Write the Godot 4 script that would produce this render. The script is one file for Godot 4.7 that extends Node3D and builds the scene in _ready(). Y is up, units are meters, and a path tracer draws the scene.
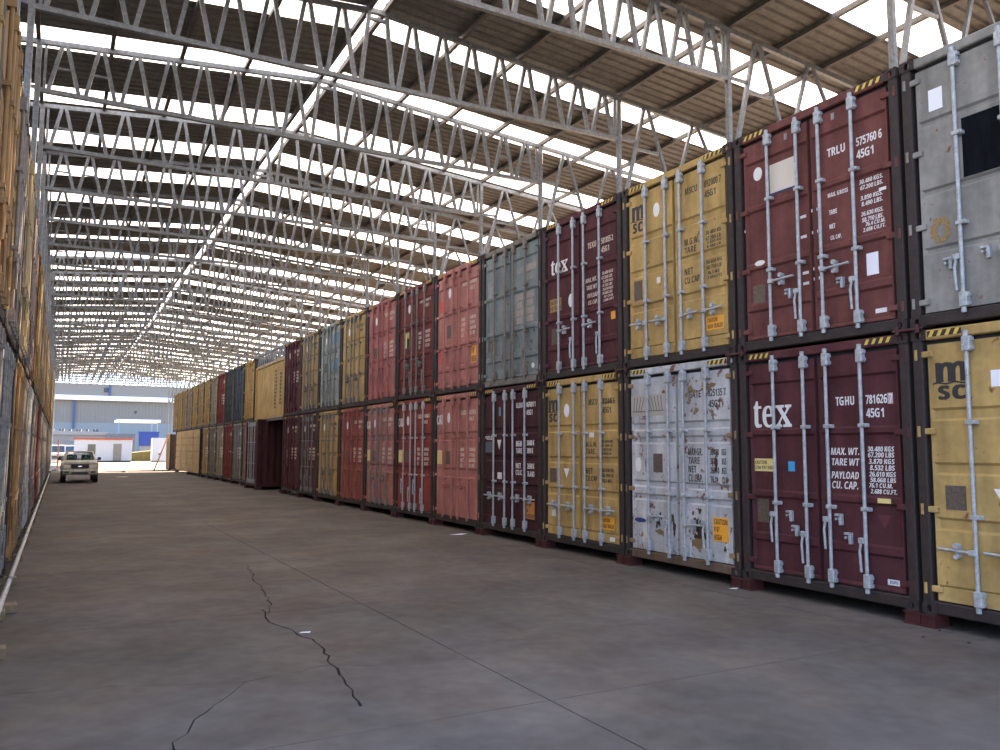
extends Node3D
# A long shed stacked with shipping containers, seen down its aisle. x across, y up, -z down the aisle.

const SUN_DIR := Vector3(0.742, 0.445, -0.501)
const FACE_R := 7.82        # door plane of the row beside the aisle
const FACE_L := -0.56       # door plane of the three-high row
const Z0 := 5.39            # first boundary between containers of the near row
const PITCH := 2.4775
const HC := 2.896
const STD := 2.591
const BLOCK := 0.13
const RIDGE_X := 5.14
const FRAME0 := -11.13
const FRAME_STEP := 3.48

var taken := {}
var cache := {}
var M := {}
var rng := RandomNumberGenerator.new()
var sans: SystemFont
var serif: SystemFont
var lean := 0.0               # how far prints read off the front plane lie to the side, per metre of depth


class MB:
	var v := PackedVector3Array()
	var n := PackedVector3Array()
	var c := PackedColorArray()
	var ix := PackedInt32Array()
	var tint := Color.WHITE

	func quad(a: Vector3, b: Vector3, d: Vector3, e: Vector3) -> void:
		var nn := (b - a).cross(d - a)
		if nn.length() < 1e-12:
			nn = (d - a).cross(e - a)
		nn = nn.normalized()
		var k := v.size()
		for q in [a, b, d, e]:
			v.append(q)
			n.append(nn)
			c.append(tint)
		ix.append_array([k, k + 2, k + 1, k, k + 3, k + 2])

	func tri(a: Vector3, b: Vector3, d: Vector3) -> void:
		var nn := (b - a).cross(d - a).normalized()
		var k := v.size()
		for q in [a, b, d]:
			v.append(q)
			n.append(nn)
			c.append(tint)
		ix.append_array([k, k + 2, k + 1])

	func obox(m: Vector3, x: Vector3, y: Vector3, z: Vector3) -> void:
		quad(m - x - y + z, m + x - y + z, m + x + y + z, m - x + y + z)
		quad(m + x - y - z, m - x - y - z, m - x + y - z, m + x + y - z)
		quad(m + x - y + z, m + x - y - z, m + x + y - z, m + x + y + z)
		quad(m - x - y - z, m - x - y + z, m - x + y + z, m - x + y - z)
		quad(m - x + y + z, m + x + y + z, m + x + y - z, m - x + y - z)
		quad(m - x - y - z, m + x - y - z, m + x - y + z, m - x - y + z)

	func box(a: Vector3, b: Vector3) -> void:
		var h := (b - a) * 0.5
		obox((a + b) * 0.5, Vector3(h.x, 0, 0), Vector3(0, h.y, 0), Vector3(0, 0, h.z))

	# a box with its twelve edges cut at 45 degrees
	func bevel(a: Vector3, b: Vector3, r: float) -> void:
		var m := (a + b) * 0.5
		var h := (b - a) * 0.5
		var ax := [Vector3(1, 0, 0), Vector3(0, 1, 0), Vector3(0, 0, 1)]
		var hh := [h.x, h.y, h.z]
		for i in 3:
			var u: Vector3 = ax[(i + 1) % 3] * (hh[(i + 1) % 3] - r)
			var w: Vector3 = ax[(i + 2) % 3] * (hh[(i + 2) % 3] - r)
			for s in [1.0, -1.0]:
				var o: Vector3 = m + ax[i] * hh[i] * s
				if s > 0:
					quad(o - u - w, o + u - w, o + u + w, o - u + w)
				else:
					quad(o + u - w, o - u - w, o - u + w, o + u + w)
			for s1 in [1.0, -1.0]:
				for s2 in [1.0, -1.0]:
					var U: Vector3 = ax[(i + 1) % 3]
					var W: Vector3 = ax[(i + 2) % 3]
					var lu: float = hh[(i + 1) % 3]
					var lw: float = hh[(i + 2) % 3]
					var p: Vector3 = m + U * lu * s1 + W * (lw - r) * s2
					var q: Vector3 = m + U * (lu - r) * s1 + W * lw * s2
					var l: Vector3 = ax[i] * (hh[i] - r)
					if s1 * s2 > 0:
						quad(p - l, q - l, q + l, p + l)
					else:
						quad(q - l, p - l, p + l, q + l)

	func beam(a: Vector3, b: Vector3, w: float, h: float, up := Vector3.UP) -> void:
		var d := (b - a).normalized()
		var s := d.cross(up)
		if s.length() < 1e-3:
			s = d.cross(Vector3.RIGHT)
		s = s.normalized()
		var t := s.cross(d).normalized()
		obox((a + b) * 0.5, s * w * 0.5, t * h * 0.5, -d * (b - a).length() * 0.5)

	func tube(a: Vector3, b: Vector3, r: float, seg := 8, r2 := -1.0) -> void:
		if r2 < 0.0:
			r2 = r
		var d := (b - a).normalized()
		var s := d.cross(Vector3.UP)
		if s.length() < 1e-3:
			s = d.cross(Vector3.RIGHT)
		s = s.normalized()
		var t := s.cross(d)
		var k := v.size()
		for i in seg:
			var o := s * cos(TAU * i / seg) + t * sin(TAU * i / seg)
			v.append(a + o * r)
			v.append(b + o * r2)
			n.append(o)
			n.append(o)
			c.append(tint)
			c.append(tint)
		for i in seg:
			var j := (i + 1) % seg
			ix.append_array([k + 2 * i, k + 2 * j, k + 2 * i + 1, k + 2 * j, k + 2 * j + 1, k + 2 * i + 1])
		for e in 2:
			k = v.size()
			var o2: Vector3 = b if e == 1 else a
			var rr: float = r2 if e == 1 else r
			v.append(o2)
			n.append(d if e == 1 else -d)
			c.append(tint)
			for i in seg:
				v.append(o2 + (s * cos(TAU * i / seg) + t * sin(TAU * i / seg)) * rr)
				n.append(d if e == 1 else -d)
				c.append(tint)
			for i in seg:
				ix.append_array([k, k + 1 + i, k + 1 + (i + 1) % seg])

	# a flat outline (x, y), counterclockwise, pushed from z0 to z1
	func prism(poly: PackedVector2Array, z0: float, z1: float) -> void:
		var t := Geometry2D.triangulate_polygon(poly)
		for i in range(0, t.size(), 3):
			var a := poly[t[i]]
			var b := poly[t[i + 1]]
			var d := poly[t[i + 2]]
			if (b - a).cross(d - a) < 0:
				var sw := b
				b = d
				d = sw
			tri(Vector3(a.x, a.y, z1), Vector3(b.x, b.y, z1), Vector3(d.x, d.y, z1))
			tri(Vector3(a.x, a.y, z0), Vector3(d.x, d.y, z0), Vector3(b.x, b.y, z0))
		for i in poly.size():
			var a := poly[i]
			var b := poly[(i + 1) % poly.size()]
			quad(Vector3(a.x, a.y, z0), Vector3(b.x, b.y, z0), Vector3(b.x, b.y, z1), Vector3(a.x, a.y, z1))

	func mesh(colored := false) -> ArrayMesh:
		var arr := []
		arr.resize(Mesh.ARRAY_MAX)
		arr[Mesh.ARRAY_VERTEX] = v
		arr[Mesh.ARRAY_NORMAL] = n
		arr[Mesh.ARRAY_INDEX] = ix
		if colored:
			arr[Mesh.ARRAY_COLOR] = c
		var m := ArrayMesh.new()
		m.add_surface_from_arrays(Mesh.PRIMITIVE_TRIANGLES, arr)
		return m


# ------------------------------------------------------------------ naming

func numbered(s: String) -> String:
	var k: int = taken.get(s, 0)
	taken[s] = k + 1
	return s if k == 0 else "%s_%03d" % [s, k]


func tag(o: Node, label: String, category: String, group := "") -> void:
	o.set_meta("label", label)
	o.set_meta("category", category)
	if group != "":
		o.set_meta("group", group)


func thing(called: String, label: String, category: String, at := Vector3.ZERO, turn := 0.0, group := "") -> Node3D:
	var o := Node3D.new()
	o.name = numbered(called)
	add_child(o)
	o.position = at
	o.rotation.y = turn
	tag(o, label, category, group)
	return o


func put(called: String, m: Mesh, mat: Material, parent: Node3D, at := Vector3.ZERO) -> MeshInstance3D:
	var o := MeshInstance3D.new()
	o.name = called if parent != self else numbered(called)
	o.mesh = m
	o.material_override = mat
	parent.add_child(o, true)
	o.position = at
	return o


func struct(called: String, label: String) -> Node3D:
	var o := Node3D.new()
	o.name = called
	add_child(o)
	o.set_meta("kind", "structure")
	o.set_meta("label", label)
	o.set_meta("category", called.split("_")[0])
	return o


# ------------------------------------------------------------------ materials

func seamless(freq: float, octaves: int, sd: int, size := 512, kind := FastNoiseLite.TYPE_SIMPLEX_SMOOTH) -> PackedByteArray:
	var f := FastNoiseLite.new()
	f.seed = sd
	f.noise_type = kind
	f.frequency = freq
	f.fractal_octaves = octaves
	f.fractal_gain = 0.55
	var im := f.get_seamless_image(size, size, false, false, 0.15, true)
	im.convert(Image.FORMAT_L8)
	return im.get_data()


func tex_of(data: PackedByteArray, size: int, fmt := Image.FORMAT_RGBA8) -> ImageTexture:
	return ImageTexture.create_from_image(Image.create_from_data(size, size, false, fmt, data))


func make_textures() -> void:
	var S := 512
	var coarse := seamless(0.008, 4, 3)
	var fine := seamless(0.06, 3, 5)
	var mid := seamless(0.02, 4, 9)
	var streak := seamless(0.03, 3, 12)
	# worn paint: soft mottling, fine grain and runs that follow the vertical
	var d := PackedByteArray()
	d.resize(S * S * 4)
	for y in S:
		for x in S:
			var i := y * S + x
			var run := streak[(y / 8) * S + x]
			var g := 0.76 + 0.17 * (coarse[i] / 255.0) + 0.09 * (fine[i] / 255.0 - 0.5) + 0.19 * (run / 255.0 - 0.5)
			var b := int(clampf(g, 0.0, 1.0) * 255.0)
			d[i * 4] = b
			d[i * 4 + 1] = b
			d[i * 4 + 2] = b
			d[i * 4 + 3] = 255
	M.t_paint = tex_of(d, S)
	# rust: brown patches and specks, clear elsewhere
	for level in 2:
		var r := PackedByteArray()
		r.resize(S * S * 4)
		var cut: float = 0.74 if level == 0 else 0.66
		for y in S:
			for x in S:
				var i := y * S + x
				var k := mid[i] / 255.0 * 0.48 + fine[i] / 255.0 * 0.42 + streak[(y / 5) * S + x] / 255.0 * 0.18
				var a := clampf((k - cut) * 9.0, 0.0, 0.92)
				var t := fine[(i * 7) % (S * S)] / 255.0
				r[i * 4] = int(88 + 50 * t)
				r[i * 4 + 1] = int(54 + 28 * t)
				r[i * 4 + 2] = int(38 + 14 * t)
				r[i * 4 + 3] = int(a * 255.0)
		M["t_rust%d" % level] = tex_of(r, S)
	# concrete: stains of several sizes, aggregate speckle
	var con := PackedByteArray()
	con.resize(S * S * 4)
	var blot := seamless(0.006, 5, 21)
	var warm := seamless(0.010, 3, 33)
	for i in S * S:
		var g := 0.78 + 0.17 * (blot[i] / 255.0 - 0.5) + 0.10 * (mid[i] / 255.0 - 0.5) + 0.10 * (fine[i] / 255.0 - 0.5)
		var w := warm[i] / 255.0
		con[i * 4] = int(clampf(g * (0.98 + 0.05 * w), 0, 1) * 255)
		con[i * 4 + 1] = int(clampf(g * 0.985, 0, 1) * 255)
		con[i * 4 + 2] = int(clampf(g * (1.0 - 0.06 * w), 0, 1) * 255)
		con[i * 4 + 3] = 255
	M.t_concrete = tex_of(con, S)
	# weathered metal
	var met := PackedByteArray()
	met.resize(S * S * 4)
	for i in S * S:
		var g := 0.80 + 0.25 * (mid[i] / 255.0 - 0.5) + 0.18 * (fine[i] / 255.0 - 0.5)
		var b := int(clampf(g, 0, 1) * 255)
		met[i * 4] = b
		met[i * 4 + 1] = b
		met[i * 4 + 2] = b
		met[i * 4 + 3] = 255
	M.t_metal = tex_of(met, S)
	var bump := PackedByteArray()
	bump.resize(S * S)
	for i in S * S:
		bump[i] = int(clampf(0.6 * fine[i] + 0.4 * mid[i], 0, 255))
	M.t_bump = tex_of(bump, S, Image.FORMAT_L8)


func flat(col: Color, rough := 0.7, metal := 0.0) -> StandardMaterial3D:
	var m := StandardMaterial3D.new()
	m.albedo_color = col.linear_to_srgb()
	m.roughness = rough
	m.metallic = metal
	return m


func textured(col: Color, t: Texture2D, scale: float, rough := 0.7, metal := 0.0) -> StandardMaterial3D:
	var m := flat(col, rough, metal)
	m.albedo_texture = t
	m.uv1_triplanar = true
	m.uv1_world_triplanar = true
	m.uv1_scale = Vector3.ONE * scale
	return m


# paint of a container: linear base colour, how rusty (0, 1 or 2)
func paint(col: Color, rust := 0) -> StandardMaterial3D:
	var key := "paint %s %d" % [col, rust]
	if not cache.has(key):
		var m := textured(Color(col.r * 1.12, col.g * 1.12, col.b * 1.12), M.t_paint, 0.27, 0.72)
		m.metallic_specular = 0.28
		if rust > 0:
			m.detail_enabled = true
			m.detail_blend_mode = BaseMaterial3D.BLEND_MODE_MIX
			m.detail_albedo = M["t_rust%d" % (rust - 1)]
		cache[key] = m
	return cache[key]


func make_materials() -> void:
	make_textures()
	sans = SystemFont.new()
	sans.font_names = PackedStringArray(["Droid Sans"])
	sans.font_weight = 700
	serif = SystemFont.new()
	serif.font_names = PackedStringArray(["Droid Serif"])
	serif.font_weight = 700
	M.concrete = textured(Color(0.200, 0.182, 0.165), M.t_concrete, 0.13, 0.82)
	M.concrete.metallic_specular = 0.22
	M.subbase = textured(Color(0.05, 0.045, 0.04), M.t_concrete, 0.5, 0.95)
	M.sand = textured(Color(0.27, 0.235, 0.175), M.t_concrete, 0.08, 0.95)
	M.sheet = textured(Color(0.185, 0.192, 0.175), M.t_metal, 0.3, 0.6)
	M.galv = textured(Color(0.27, 0.30, 0.33), M.t_metal, 0.8, 0.45, 0.3)
	M.purlin = textured(Color(0.11, 0.105, 0.10), M.t_metal, 0.7, 0.6)
	var sk := StandardMaterial3D.new()
	sk.albedo_color = Color(0.97, 0.96, 0.92, 0.86)
	sk.transparency = BaseMaterial3D.TRANSPARENCY_ALPHA
	sk.roughness = 0.6
	sk.backlight_enabled = true
	sk.backlight = Color(1, 1, 1)
	M.skylight = sk
	M.bar = textured(Color(0.60, 0.63, 0.64), M.t_metal, 1.1, 0.45, 0.12)
	M.bar_dull = textured(Color(0.30, 0.29, 0.27), M.t_metal, 1.1, 0.6, 0.1)
	M.bar_rust = textured(Color(0.30, 0.25, 0.21), M.t_metal, 1.1, 0.6, 0.2)
	M.post = textured(Color(0.046, 0.030, 0.025), M.t_metal, 0.9, 0.75)
	M.casting = textured(Color(0.042, 0.027, 0.024), M.t_metal, 0.9, 0.8)
	M.hole = flat(Color(0.012, 0.01, 0.01), 0.95)
	M.gasket = flat(Color(0.018, 0.018, 0.018), 0.7)
	M.body = textured(Color(0.09, 0.06, 0.05), M.t_paint, 0.3, 0.8)
	M.red_steel = textured(Color(0.085, 0.016, 0.017), M.t_metal, 0.9, 0.6)
	M.white_ink = flat(Color(0.72, 0.72, 0.70), 0.6)
	M.cream_ink = flat(Color(0.62, 0.52, 0.40), 0.7)
	M.black_ink = flat(Color(0.022, 0.022, 0.022), 0.6)
	M.paper = flat(Color(0.80, 0.80, 0.84), 0.8)
	M.orange_sticker = flat(Color(0.80, 0.36, 0.03), 0.6)
	M.yellow_sticker = flat(Color(0.70, 0.58, 0.22), 0.7)
	M.blue_sticker = flat(Color(0.05, 0.35, 0.62), 0.6)
	M.navy = flat(Color(0.02, 0.05, 0.17), 0.6)
	M.plate = textured(Color(0.17, 0.125, 0.09), M.t_metal, 2.0, 0.7)
	M.red_sticker = flat(Color(0.55, 0.05, 0.03), 0.6)
	M.blackpaint = textured(Color(0.011, 0.013, 0.016), M.t_paint, 0.9, 0.9)
	M.blackpaint.metallic_specular = 0.1
	M.greypaint = textured(Color(0.34, 0.35, 0.36), M.t_paint, 0.9, 0.7)
	M.timber = textured(Color(0.30, 0.22, 0.13), M.t_paint, 1.3, 0.85)
	var hz := StandardMaterial3D.new()
	hz.vertex_color_use_as_albedo = true
	hz.roughness = 0.65
	M.hazard = hz


# ------------------------------------------------------------------ containers

const GROOVES := {
	"wide": [[2.50, 1.895], [1.845, 1.13], [1.075, 0.60], [0.53, 0.17]],
	"narrow": [[2.08, 1.945], [1.53, 1.40], [0.98, 0.845], [0.31, 0.29]],
	"double": [[2.06, 1.93], [1.85, 1.73], [1.19, 1.08], [0.99, 0.88]],
	"band": [[2.03, 1.83], [1.22, 1.01]],
	"step": [[2.19, 2.11], [1.45, 1.37], [0.83, 0.75]],
}
const DOOR_Z := -0.03


func groove_depth(style: String) -> float:
	return 0.03 if style == "wide" else 0.026


func face_z(style: String, y: float, H := HC) -> float:
	for g in GROOVES[style]:
		if y < g[0] * H / HC and y > g[1] * H / HC:
			return DOOR_Z - groove_depth(style)
	return DOOR_Z


func door_mesh(style: String, side: int, H: float) -> ArrayMesh:
	var key := "door %s %d %.3f" % [style, side, H]
	if cache.has(key):
		return cache[key]
	var b := MB.new()
	var x0 := -1.062 if side < 0 else 0.026
	var x1 := -0.026 if side < 0 else 1.062
	var y0 := 0.15
	var y1 := H - 0.16
	var k := H / HC
	var z := DOOR_Z
	var d := groove_depth(style)
	var ix0 := x0 + 0.014
	var ix1 := x1 - 0.014
	b.quad(Vector3(x0, y0, z), Vector3(ix0, y0, z), Vector3(ix0, y1, z), Vector3(x0, y1, z))
	b.quad(Vector3(ix1, y0, z), Vector3(x1, y0, z), Vector3(x1, y1, z), Vector3(ix1, y1, z))
	var top := y1
	for g in GROOVES[style]:
		var gt: float = g[0] * k
		var gb: float = g[1] * k
		b.quad(Vector3(ix0, gt, z), Vector3(ix1, gt, z), Vector3(ix1, top, z), Vector3(ix0, top, z))
		var s := minf(0.026, (gt - gb) * 0.3)
		var a0 := Vector3(ix0, gb, z)
		var a1 := Vector3(ix1, gb, z)
		var a2 := Vector3(ix1, gt, z)
		var a3 := Vector3(ix0, gt, z)
		var i0 := Vector3(ix0 + s, gb + s, z - d)
		var i1 := Vector3(ix1 - s, gb + s, z - d)
		var i2 := Vector3(ix1 - s, gt - s, z - d)
		var i3 := Vector3(ix0 + s, gt - s, z - d)
		b.quad(i0, i1, i2, i3)
		b.quad(a0, a1, i1, i0)
		b.quad(a1, a2, i2, i1)
		b.quad(a2, a3, i3, i2)
		b.quad(a3, a0, i0, i3)
		top = gb
	b.quad(Vector3(ix0, y0, z), Vector3(ix1, y0, z), Vector3(ix1, top, z), Vector3(ix0, top, z))
	var zb := z - 0.045
	b.quad(Vector3(x0, y0, zb), Vector3(x0, y0, z), Vector3(x0, y1, z), Vector3(x0, y1, zb))
	b.quad(Vector3(x1, y0, z), Vector3(x1, y0, zb), Vector3(x1, y1, zb), Vector3(x1, y1, z))
	b.quad(Vector3(x0, y1, z), Vector3(x1, y1, z), Vector3(x1, y1, zb), Vector3(x0, y1, zb))
	b.quad(Vector3(x0, y0, zb), Vector3(x1, y0, zb), Vector3(x1, y0, z), Vector3(x0, y0, z))
	b.quad(Vector3(x1, y0, zb), Vector3(x0, y0, zb), Vector3(x0, y1, zb), Vector3(x1, y1, zb))
	cache[key] = b.mesh()
	return cache[key]


# a corner casting: block with an oval hole in its face (looks along +z, centred on x, base at y 0)
func casting_mesh() -> ArrayMesh:
	if cache.has("casting"):
		return cache.casting
	var b := MB.new()
	var w := 0.081
	var h := 0.118
	var z := 0.006
	var hole := []
	var rim := []
	for i in 12:
		var a := TAU * i / 12.0
		hole.append(Vector3(0.030 * cos(a), h * 0.5 + 0.038 * sin(a), z))
		var q := Vector2(cos(a), sin(a))
		var k := minf(w / maxf(absf(q.x), 1e-4), h * 0.5 / maxf(absf(q.y), 1e-4))
		rim.append(Vector3(q.x * k, h * 0.5 + q.y * k, z))
	for i in 12:
		var j := (i + 1) % 12
		b.quad(hole[i], rim[i], rim[j], hole[j])
		b.quad(hole[j], hole[j] - Vector3(0, 0, 0.05), hole[i] - Vector3(0, 0, 0.05), hole[i])
	b.quad(Vector3(-w, 0, z), Vector3(-w, h, z), Vector3(-w, h, -0.17), Vector3(-w, 0, -0.17))
	b.quad(Vector3(w, h, z), Vector3(w, 0, z), Vector3(w, 0, -0.17), Vector3(w, h, -0.17))
	b.quad(Vector3(-w, h, z), Vector3(w, h, z), Vector3(w, h, -0.17), Vector3(-w, h, -0.17))
	b.quad(Vector3(w, 0, z), Vector3(-w, 0, z), Vector3(-w, 0, -0.17), Vector3(w, 0, -0.17))
	b.quad(Vector3(-0.05, 0.01, -0.044), Vector3(0.05, 0.01, -0.044), Vector3(0.05, h - 0.01, -0.044), Vector3(-0.05, h - 0.01, -0.044))
	cache.casting = b.mesh()
	return cache.casting


func simple(key: String, f: Callable) -> ArrayMesh:
	if not cache.has(key):
		var b := MB.new()
		f.call(b)
		cache[key] = b.mesh()
	return cache[key]


func cam_shape(b: MB) -> void:      # cam and its housing, centred
	b.bevel(Vector3(-0.032, -0.075, -0.04), Vector3(0.050, 0.075, 0.034), 0.008)
	b.box(Vector3(0.050, 0.025, -0.03), Vector3(0.064, 0.06, 0.02))
	b.box(Vector3(0.050, -0.06, -0.03), Vector3(0.064, -0.025, 0.02))
	b.tube(Vector3(0, 0.07, 0), Vector3(0, 0.13, 0), 0.026)


func cam_shape_low(b: MB) -> void:
	b.bevel(Vector3(-0.032, -0.075, -0.04), Vector3(0.050, 0.075, 0.034), 0.008)
	b.box(Vector3(0.050, 0.025, -0.03), Vector3(0.064, 0.06, 0.02))
	b.box(Vector3(0.050, -0.06, -0.03), Vector3(0.064, -0.025, 0.02))
	b.tube(Vector3(0, -0.13, 0), Vector3(0, -0.07, 0), 0.026)


func bracket_shape(b: MB) -> void:
	b.bevel(Vector3(-0.035, -0.022, -0.045), Vector3(0.070, 0.022, 0.028), 0.006)
	b.tube(Vector3(0.052, 0, 0.026), Vector3(0.052, 0, 0.040), 0.014, 6)


func bar_levels(H: float) -> Array:
	return [H - 0.196, H * 0.664, H * 0.346, 0.225]


func bar_mesh(H: float, whole: bool) -> ArrayMesh:
	var key := "bar %.3f %s" % [H, whole]
	if cache.has(key):
		return cache[key]
	var b := MB.new()
	b.tube(Vector3(0, 0.11, 0), Vector3(0, H - 0.075, 0), 0.0205)
	if whole:
		var l := bar_levels(H)
		for i in 4:
			var y: float = l[i]
			if i == 0 or i == 3:
				b.box(Vector3(-0.035, y - 0.075, -0.045), Vector3(0.058, y + 0.075, 0.034))
			else:
				b.box(Vector3(-0.035, y - 0.022, -0.045), Vector3(0.070, y + 0.022, 0.028))
	cache[key] = b.mesh()
	return cache[key]


func hang_shape(b: MB) -> void:      # handle folded down along its bar, hub at the origin
	b.bevel(Vector3(-0.075, -0.03, -0.012), Vector3(-0.005, 0.03, 0.038), 0.006)
	b.tube(Vector3(-0.045, -0.02, 0.022), Vector3(-0.060, -0.12, 0.03), 0.0155, 6)
	b.tube(Vector3(-0.060, -0.12, 0.03), Vector3(-0.050, -0.34, 0.026), 0.0155, 6)


func level_shape(b: MB) -> void:     # handle lying level, hub at the origin, its seat half way
	b.bevel(Vector3(-0.01, -0.028, -0.012), Vector3(0.062, 0.028, 0.038), 0.006)
	b.tube(Vector3(0.04, 0, 0.018), Vector3(0.38, 0.012, 0.012), 0.0155, 6)
	b.bevel(Vector3(0.165, -0.07, -0.045), Vector3(0.205, 0.075, 0.012), 0.008)
	b.tube(Vector3(0.185, 0.055, 0.0), Vector3(0.185, 0.055, 0.036), 0.03, 8)
	b.tube(Vector3(0.185, -0.05, 0.0), Vector3(0.185, -0.05, 0.036), 0.026, 8)


func clasp_shape(b: MB) -> void:
	b.bevel(Vector3(-0.045, 0.03, -0.04), Vector3(0.045, 0.058, 0.016), 0.006)
	b.bevel(Vector3(0.008, -0.07, -0.04), Vector3(0.045, 0.04, 0.012), 0.006)
	b.tube(Vector3(-0.02, 0.0, -0.03), Vector3(-0.02, 0.0, 0.02), 0.016, 6)


func hinge_shape(b: MB) -> void:
	b.bevel(Vector3(-0.125, -0.032, -0.03), Vector3(0.055, 0.032, 0.008), 0.008)
	b.tube(Vector3(-0.115, -0.055, 0.0), Vector3(-0.115, 0.055, 0.0), 0.022, 8)


func hazard_mesh() -> ArrayMesh:
	if cache.has("hazard"):
		return cache.hazard
	var b := MB.new()
	var y0 := -0.03
	var y1 := 0.03
	b.tint = Color(0.02, 0.02, 0.02)
	b.box(Vector3(-0.18, y0, 0), Vector3(0.18, y1, 0.003))
	b.tint = Color(0.62, 0.42, 0.06)
	for i in 4:
		var x := -0.17 + i * 0.088
		b.quad(Vector3(x, y0, 0.005), Vector3(x + 0.040, y0, 0.005), Vector3(x + 0.072, y1, 0.005), Vector3(x + 0.032, y1, 0.005))
	cache.hazard = b.mesh(true)
	return cache.hazard


func corrugated(b: MB, x0: float, x1: float, y0: float, y1: float, z: float, step := 0.28, d := 0.036) -> void:
	# wall of upright trapezoid ribs facing +z
	var x := x0
	while x < x1 - 1e-3:
		var w := minf(step, x1 - x)
		var q := [x, x + w * 0.26, x + w * 0.5, x + w * 0.76, x + w]
		var zz := [z, z, z - d, z - d, z]
		for i in 4:
			b.quad(Vector3(q[i], y0, zz[i]), Vector3(q[i + 1], y0, zz[i + 1]), Vector3(q[i + 1], y1, zz[i + 1]), Vector3(q[i], y1, zz[i]))
		x += w


func body_mesh(H: float, length: float, ribs: bool) -> ArrayMesh:
	var key := "body %.3f %.2f %s" % [H, length, ribs]
	if cache.has(key):
		return cache[key]
	var b := MB.new()
	var zf := -0.10
	if not ribs:
		b.box(Vector3(-1.205, 0.03, -length), Vector3(1.205, H - 0.02, zf))
	else:
		b.box(Vector3(-1.15, 0.03, -length + 0.05), Vector3(1.15, H - 0.03, zf - 0.02))
		# long sides: build facing +z then turn
		for s in [1.0, -1.0]:
			var w := MB.new()
			corrugated(w, 0.1, length - 0.1, 0.16, H - 0.06, 0.0)
			var t := Transform3D(Basis(Vector3.UP, s * PI / 2), Vector3(s * 1.212, 0, -length if s < 0 else 0.0))
			var k := b.v.size()
			for i in w.v.size():
				b.v.append(t * w.v[i])
				b.n.append(t.basis * w.n[i])
				b.c.append(Color.WHITE)
			for i in w.ix:
				b.ix.append(i + k)
			b.box(Vector3(minf(s * 1.16, s * 1.219), 0.0, -length), Vector3(maxf(s * 1.16, s * 1.219), 0.16, zf))
			b.box(Vector3(minf(s * 1.16, s * 1.219), H - 0.07, -length), Vector3(maxf(s * 1.16, s * 1.219), H, zf))
	cache[key] = b.mesh()
	return cache[key]


func text_mesh(s: String, font: Font) -> TextMesh:
	var key := "text %s %s" % [s, font == serif]
	if not cache.has(key):
		var t := TextMesh.new()
		t.text = s
		t.font = font
		t.font_size = 24
		t.pixel_size = 0.01
		t.depth = 0.004
		t.curve_step = 2.0
		t.line_spacing = -4.0
		t.horizontal_alignment = HORIZONTAL_ALIGNMENT_LEFT
		cache[key] = t
	return cache[key]


# lettering stretched to a box on a surface that looks along +z
func lettering(s: String, x0: float, y0: float, x1: float, y1: float, z: float, mat: Material, parent: Node3D, font: Font = null, slant := 0.0, called := "lettering") -> MeshInstance3D:
	var t := text_mesh(s, font if font else sans)
	var bb := t.get_aabb()
	var o := put(called, t, mat, parent)
	var sx := (x1 - x0) / maxf(bb.size.x, 1e-3)
	var sy := (y1 - y0) / maxf(bb.size.y, 1e-3)
	o.transform = Transform3D(Basis(Vector3(sx, 0, 0), Vector3(slant * sy, sy, 0), Vector3(0, 0, 0.6)), Vector3(x0 + z * lean - bb.position.x * sx - slant * sy * bb.position.y, y0 - bb.position.y * sy, z))
	return o


func patch(called: String, x0: float, y0: float, x1: float, y1: float, z: float, mat: Material, parent: Node3D) -> MeshInstance3D:
	var b := MB.new()
	b.box(Vector3(x0 + z * lean, y0, z), Vector3(x1 + z * lean, y1, z + 0.003))
	return put(called, b.mesh(), mat, parent)


func disc(called: String, x: float, y: float, rx: float, ry: float, z: float, mat: Material, parent: Node3D, n := 14, turn := 0.0) -> MeshInstance3D:
	var poly := PackedVector2Array()
	for i in n:
		poly.append(Vector2(x + z * lean + rx * cos(turn + TAU * i / n), y + ry * sin(turn + TAU * i / n)))
	var b := MB.new()
	b.prism(poly, z, z + 0.003)
	return put(called, b.mesh(), mat, parent)


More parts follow.
